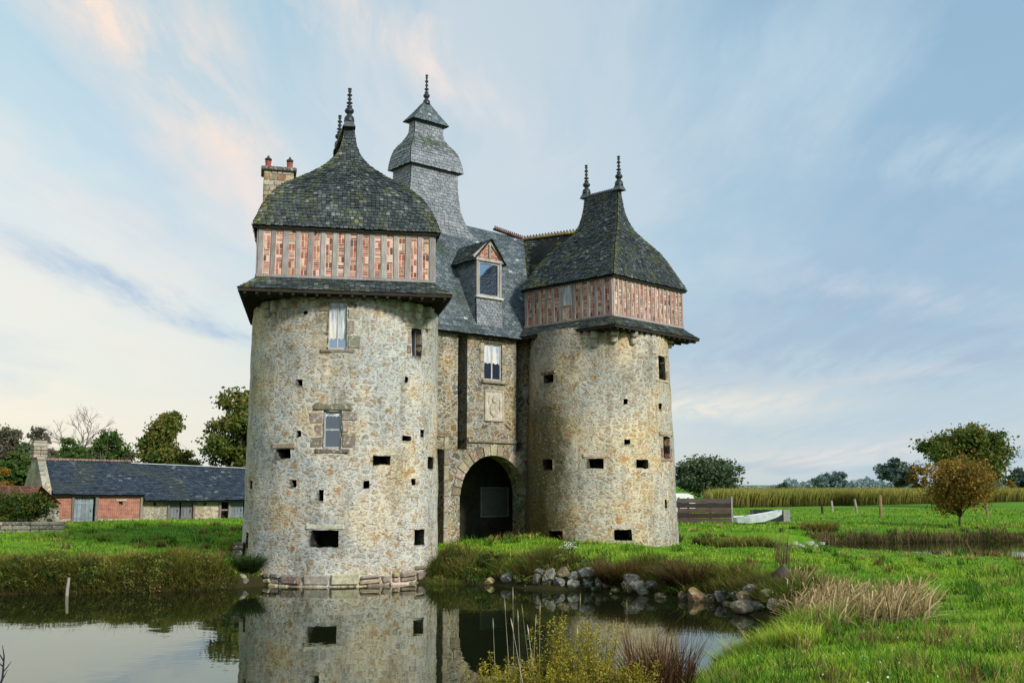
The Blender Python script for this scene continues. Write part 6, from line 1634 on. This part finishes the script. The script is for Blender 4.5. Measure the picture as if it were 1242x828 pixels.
def goldenrod(x, y, H, seed, label, cols, group):
    rs = np.random.RandomState(seed); rng = random.Random(seed); g = max(0.05, hz(x, y))
    root = thing('goldenrod_plant', label, 'plant', (x, y, g), group)
    mb = MB(); LP, LS = [], []
    for k in range(22):
        a = rng.uniform(0, 2 * PI); r = rng.uniform(0.02, 0.30); h = H * rng.uniform(0.6, 1.0)
        b = Vector((x + r * 0.5 * math.cos(a), y + r * 0.5 * math.sin(a), g - 0.05)); e = Vector((x + r * 1.4 * math.cos(a), y + r * 1.4 * math.sin(a), g + h))
        m = b.lerp(e, 0.5) + Vector((0, 0, 0.03)); mb.tube([b, m, e], [0.007, 0.005, 0.002], 4, (0.12, 0.10, 0.03))
        for i in range(210):
            t = rng.random() ** 0.75; p = b.lerp(e, 0.12 + 0.88 * t); w = 0.16 * (1.08 - t) ** 0.8 + 0.012
            LP.append((p.x + rng.gauss(0, w * 0.55), p.y + rng.gauss(0, w * 0.55), p.z + rng.gauss(0, 0.02))); LS.append(rng.uniform(0.012, 0.030) * (1.15 - 0.4 * t))
    mb.build('stems', 'bark', root)
    P = np.array(LP); V, Q = leaf_arrays(P, np.array(LS), rs, 0.38, 0.5)
    k = np.clip(0.35 + 0.45 * (P[:, 2] - g) / H + rs.normal(size=len(P)) * 0.2, 0, 1)
    np_mesh('leaves', V, Q, None, np.repeat(pick(cols, k), 4, 0), 'leaf', root)
GOLD = [(0.05, 0.07, 0.008), (0.14, 0.14, 0.012), (0.28, 0.24, 0.02), (0.42, 0.33, 0.05)]
for (px, yt, Y, lab) in ((678, 745, 11.9, 'tallest yellow green goldenrod plant in the foreground, left of its neighbour'), (714, 752, 12.1, 'yellow green goldenrod plant next to the brown docks in the foreground'), (598, 795, 11.7, 'short yellow goldenrod plant at the left of the foreground clump'), (640, 800, 11.5, 'low yellow goldenrod plant under the dry grass stalks'), (760, 800, 11.6, 'low green goldenrod plant in front of the brown docks'), (695, 795, 11.4, 'low leafy goldenrod plant in front of the tallest goldenrod')):
    p = at(px, yt, Y); g = max(0.05, hz(p.x, Y)); goldenrod(p.x, Y, p.z - g, int(px), lab, GOLD, 'goldenrod plants on the near bank')
DOCK = [(0.035, 0.018, 0.012), (0.09, 0.04, 0.022), (0.15, 0.075, 0.035), (0.20, 0.12, 0.05)]
for (px, Y, n, h, sp, lab) in ((786, 12.3, 420, (0.55, 1.15), 0.55, 'dark brown withered dock clump beside the goldenrod'), (812, 12.5, 420, (0.5, 1.05), 0.6, 'red brown withered clump at the right end of the foreground plants'), (745, 12.0, 160, (0.4, 0.85), 0.5, 'sparse brown weed clump between goldenrod and docks')):
    p = at(px, 800, Y); clump('dock_clump', lab, 'plant', p.x, Y, n, h, sp, 0.42, DOCK, int(px), None, (0.006, 0.016))
PALE = [(0.26, 0.22, 0.13), (0.42, 0.37, 0.25), (0.52, 0.47, 0.34)]
def stalks():
    rng = random.Random(8)
    root = thing('dry_grass_stalks', 'tall thin pale dry grass stalks rising in front of the pond', 'plant', (at(630, 800, 12.8).x, 11.7, 0.2))
    for (px, py, lean, Y) in ((622, 715, 0.03, 11.8), (633, 735, 0.10, 11.6), (655, 733, -0.02, 11.8), (612, 728, 0.08, 11.9), (598, 752, 0.05, 11.7), (620, 752, 0.16, 11.5), (628, 742, 0.02, 11.5), (650, 748, -0.06, 11.6), (704, 722, -0.05, 12.2), (700, 760, 0.0, 12.1), (640, 760, 0.15, 11.6), (760, 730, 0.02, 12.3)):
        e = at(px, py, Y); b = Vector((e.x + lean * 1.6 + rng.uniform(-.04, .04), Y, max(0.0, hz(e.x, Y)) - 0.05)); m = b.lerp(e, 0.6) + Vector((lean * -0.1, 0, 0.04))
        mb = MB(); c = jit(PALE[rng.randint(0, 2)], 0.2, rng)
        mb.tube([b, m, e], [0.0035, 0.003, 0.0018], 5, c); mb.tube([b.lerp(e, 0.93), b.lerp(e, 0.97), e + (e - b) * 0.02], [0.003, 0.008, 0.002], 5, c)
        mb.build('stalk', 'bark', root)
    for (px, lab) in ((575, 'bent dry grass tuft left of the goldenrod'), (668, 'bent dry grass tuft under the tallest goldenrod'), (725, 'bent dry grass tuft below the brown weeds')):
        p = at(px, 826, 11.4); clump('dry_grass_tuft', lab, 'plant', p.x, 11.4, 45, (0.5, 0.95), 0.5, 0.6, [(0.30, 0.25, 0.13), (0.22, 0.18, 0.07), (0.12, 0.14, 0.03)], px, None, (0.003, 0.007))
    # dark twigs at the lower left corner
    root = thing('bare_twig', 'dark leafless twig reaching up from the near bank at the lower left corner', 'plant', (at(2, 828, 11.6).x, 11.6, 0.3))
    mb = MB()
    b = at(-6, 850, 11.6); mb.tube([b, at(3, 822, 11.6), at(5, 795, 11.6), at(3, 782, 11.6)], [0.014, 0.012, 0.008, 0.003], 5, (0.03, 0.025, 0.05))
    for a, c in (((3, 815), (14, 801)), ((5, 802), (-4, 785)), ((4, 808), (-3, 800)), ((1, 826), (9, 812))): mb.tube([at(*a, 11.6), at((a[0] + c[0]) / 2, (a[1] + c[1]) / 2 + 1, 11.6), at(*c, 11.6)], [0.008, 0.006, 0.002], 4, (0.03, 0.025, 0.05))
    mb.build('twig', 'bark', root)
stalks()
def flowers():
    rs = np.random.RandomState(2); p = at(690, 668, 33); g = hz(p.x, 33)
    n = 120; P = np.stack([p.x + rs.normal(size=n) * 0.12, 33 + rs.normal(size=n) * 0.15, g + 0.12 + rs.rand(n) * 0.22], 1)
    V, Q = leaf_arrays(P, rs.uniform(0.015, 0.03, n), rs, 0.8)
    o = np_mesh('flower_clump', V, Q, None, np.tile([0.75, 0.75, 0.72], (4 * n, 1)), 'leaf'); tag(set_origin(o), 'small clump of white flowers in the grass before the right tower', kind='stuff')
flowers()

# ------------------------------------------------------------------ light, sky, camera
CLOUD_OFF = (9.1, 6.2, 0)
def lighting():
    S = Vector((0.62, -0.70, 0.50)).normalized()
    elev = math.asin(S.z); rot = math.atan2(S.x, S.y)
    L = bpy.data.lights.new('sun', 'SUN'); L.energy = 4.0; L.angle = math.radians(9); L.color = (1.0, 0.955, 0.88)
    o = bpy.data.objects.new('sun', L); C.objects.link(o)
    o.rotation_euler = S.to_track_quat('Z', 'Y').to_euler(); o.location = S * 100
    w = bpy.data.worlds.new('World'); SC.world = w; w.use_nodes = True
    nt = w.node_tree; bg = nt.nodes['Background']
    sky = nt.nodes.new('ShaderNodeTexSky'); sky.sky_type = 'NISHITA'; sky.sun_disc = False
    sky.sun_elevation = elev; sky.sun_rotation = rot; sky.air_density = 1.0; sky.dust_density = 1.5; sky.ozone_density = 1.0
    tc = nd(nt, 'TexCoord').outputs['Generated']
    sp = nd(nt, 'SeparateXYZ', None, Vector=tc)
    x, y, z = sp.outputs
    zc = mth(nt, 'ADD', mth(nt, 'MAXIMUM', z, 0.0), 0.10)
    cv = nd(nt, 'CombineXYZ', None, X=mth(nt, 'DIVIDE', x, zc), Y=mth(nt, 'DIVIDE', y, zc), Z=0.0).outputs[0]
    # streaked high cloud, drawn out along the line of sight
    wv = nd(nt, 'TexNoise', None, Scale=0.5, Detail=3.0); nt.links.new(cv, wv.inputs['Vector'])
    cw = nt.nodes.new('ShaderNodeVectorMath'); cw.operation = 'MULTIPLY_ADD'
    nt.links.new(wv.outputs['Color'], cw.inputs[0]); cw.inputs[1].default_value = (0.8, 0.8, 0); nt.links.new(cv, cw.inputs[2])
    s1 = noise_tex(nt, mapping(nt, cw.outputs[0], (1.15, 0.30, 1), CLOUD_OFF, (0, 0, math.radians(8))), 1.0, 6.0, 0.55)
    s2 = noise_tex(nt, mapping(nt, cw.outputs[0], (4.5, 1.1, 1), (7.3, 1.4, 0), (0, 0, math.radians(12))), 1.0, 7.0, 0.65)
    s3 = noise_tex(nt, mapping(nt, cv, (0.35, 0.22, 1), (1.0, 5.0, 0)), 1.0, 3.0, 0.5)
    s4 = noise_tex(nt, mapping(nt, cw.outputs[0], (0.8, 0.35, 1), (3.0, 9.0, 0), (0, 0, math.radians(15))), 1.0, 5.0, 0.55)
    big = mth(nt, 'ADD', mth(nt, 'MULTIPLY', s1, 0.66), mth(nt, 'MULTIPLY', s2, 0.34))
    big = mth(nt, 'ADD', big, mth(nt, 'MULTIPLY', mth(nt, 'SUBTRACT', s3, 0.5), 0.5))
    left = mth(nt, 'MULTIPLY_ADD', x, -1.25); left.node.inputs[2].default_value = 0.42; left.node.use_clamp = True
    big = mth(nt, 'ADD', big, mth(nt, 'MULTIPLY', mth(nt, 'SUBTRACT', left, 0.4), 0.06))
    cloud = ramp(nt, big, [(0.46, 0.0), (0.53, 0.45), (0.61, 1.0)])
    shade = ramp(nt, s4, [(0.50, 0.0), (0.68, 1.0)])
    nish = mix(nt, 1.0, sky.outputs[0], (0.12, 0.12, 0.12), 'MULTIPLY')
    hi = mix(nt, left, (0.32, 0.51, 0.68), (0.50, 0.72, 0.83))
    mid_ = mix(nt, left, (0.38, 0.58, 0.74), (0.80, 0.91, 0.90))
    lo = mix(nt, left, (0.60, 0.71, 0.77), (1.0, 0.91, 0.71))
    base = mix(nt, ramp(nt, z, [(0.02, 1.0), (0.22, 0.0)]), mix(nt, ramp(nt, z, [(0.15, 1.0), (0.48, 0.0)]), hi, mid_), lo)
    base = mix(nt, 0.15, base, nish)
    base = mix(nt, mth(nt, 'MULTIPLY', shade, 0.55), base, mix(nt, left, (0.27, 0.43, 0.61), (0.50, 0.64, 0.80)))
    warm_ = mix(nt, ramp(nt, z, [(0.0, 1.0), (0.3, 0.0)]), (0.95, 0.85, 0.79), (1.0, 0.91, 0.76))
    clc = mix(nt, left, (0.58, 0.71, 0.80), warm_)
    col = mix(nt, mth(nt, 'MULTIPLY', cloud, 0.5), base, clc)
    # single wisps: soft streaks lying in the same high cloud sheet
    def sheet(px, py):
        d = ray(px, py).normalized(); k = max(d.z, 0.0) + 0.10
        return Vector((d.x / k, d.y / k))
    wn = nd(nt, 'TexNoise', None, Scale=2.2, Detail=6.0, Roughness=0.65); nt.links.new(mapping(nt, cv, (1.6, 0.6, 1)), wn.inputs['Vector'])
    wo = nt.nodes.new('ShaderNodeVectorMath'); wo.operation = 'MULTIPLY_ADD'
    nt.links.new(wn.outputs['Color'], wo.inputs[0]); wo.inputs[1].default_value = (0.34, 0.9, 0); nt.links.new(cv, wo.inputs[2])
    sx, sy, _ = nd(nt, 'SeparateXYZ', None, Vector=wo.outputs[0]).outputs
    fib = noise_tex(nt, mapping(nt, cw.outputs[0], (7.0, 1.5, 1), (1.3, 4.4, 0), (0, 0, math.radians(14))), 1.0, 6.0, 0.65)
    for (a, b, wpx, c, k) in (((120, -30), (300, 240), 46, (1.0, 0.81, 0.69), 1.0), ((215, 150), (330, 300), 22, (0.93, 0.80, 0.74), 0.6), ((350, -40), (545, 95), 26, (0.96, 0.80, 0.70), 0.8), ((470, 20), (640, 190), 30, (0.86, 0.80, 0.80), 0.5),
                              ((20, 300), (320, 420), 11, (0.42, 0.56, 0.74), 0.85), ((40, 60), (240, 235), 30, (0.46, 0.66, 0.82), 0.55), ((815, 505), (965, 468), 24, (0.93, 0.86, 0.74), 0.85), ((1020, 464), (1150, 440), 7, (0.88, 0.86, 0.82), 0.7),
                              ((840, 400), (1260, 440), 48, (0.40, 0.51, 0.66), 0.75), ((860, 250), (1260, 330), 40, (0.41, 0.54, 0.69), 0.65), ((900, 330), (1250, 385), 14, (0.62, 0.69, 0.78), 0.6), ((990, 190), (1250, 200), 22, (0.60, 0.70, 0.79), 0.5), ((930, 562), (1200, 532), 9, (0.88, 0.78, 0.74), 0.6), ((850, 535), (1250, 500), 16, (0.48, 0.60, 0.72), 0.5), ((780, 130), (1080, 60), 34, (0.52, 0.68, 0.80), 0.5)):
        A, B = sheet(*a), sheet(*b); m = ((a[0] + b[0]) / 2, (a[1] + b[1]) / 2)
        dv = Vector((b[0] - a[0], b[1] - a[1])).normalized(); w = (sheet(m[0] - dv.y * wpx, m[1] + dv.x * wpx) - sheet(*m))
        D = B - A; L2 = D.length; D = D / L2; off = Vector((0.17, 0.45)); A = A + off
        w = abs(w.x * D.y - w.y * D.x)
        rx, ry = mth(nt, 'SUBTRACT', sx, A.x), mth(nt, 'SUBTRACT', sy, A.y)
        t = mth(nt, 'DIVIDE', mth(nt, 'ADD', mth(nt, 'MULTIPLY', rx, D.x), mth(nt, 'MULTIPLY', ry, D.y)), L2)
        q = mth(nt, 'ABSOLUTE', mth(nt, 'SUBTRACT', mth(nt, 'MULTIPLY', rx, D.y), mth(nt, 'MULTIPLY', ry, D.x)))
        fq = ramp(nt, mth(nt, 'DIVIDE', q, 2.2 * w), [(0.0, 1.0), (0.35, 0.7), (1.0, 0.0)])
        ft = ramp(nt, mth(nt, 'MULTIPLY_ADD', t, 0.5), [(0.15, 0.0), (0.35, 1.0), (0.65, 1.0), (0.9, 0.0)]); ft.node.inputs[0].links[0].from_node.inputs[2].default_value = 0.25
        f = mth(nt, 'MULTIPLY', mth(nt, 'MULTIPLY', fq, ft), ramp(nt, fib, [(0.38, 0.15), (0.60, 1.0)]))
        col = mix(nt, mth(nt, 'MULTIPLY', f, k), col, c)
    nt.links.new(col, bg.inputs['Color']); bg.inputs['Strength'].default_value = 1.0
    cam = bpy.data.cameras.new('camera'); co = bpy.data.objects.new('camera', cam); C.objects.link(co)
    cam.sensor_width = 36.0; cam.lens = F / 1242 * 36.0; cam.clip_end = 6000; cam.clip_start = 0.1
    co.location = (0, 0, CH); co.rotation_euler = (math.radians(90) + TH, 0, 0)
    SC.camera = co
    SC.view_settings.view_transform = 'Standard'; SC.view_settings.look = 'None'; SC.view_settings.exposure = 0; SC.view_settings.gamma = 1
    SC.render.engine = 'CYCLES'
    cy = SC.cycles; cy.use_denoising = True
    try: cy.denoiser = 'OPENIMAGEDENOISE'; cy.denoising_prefilter = 'ACCURATE'
    except Exception: pass
    cy.max_bounces = 6; cy.diffuse_bounces = 3; cy.glossy_bounces = 3; cy.transmission_bounces = 4; cy.caustics_reflective = False; cy.caustics_refractive = False
lighting()
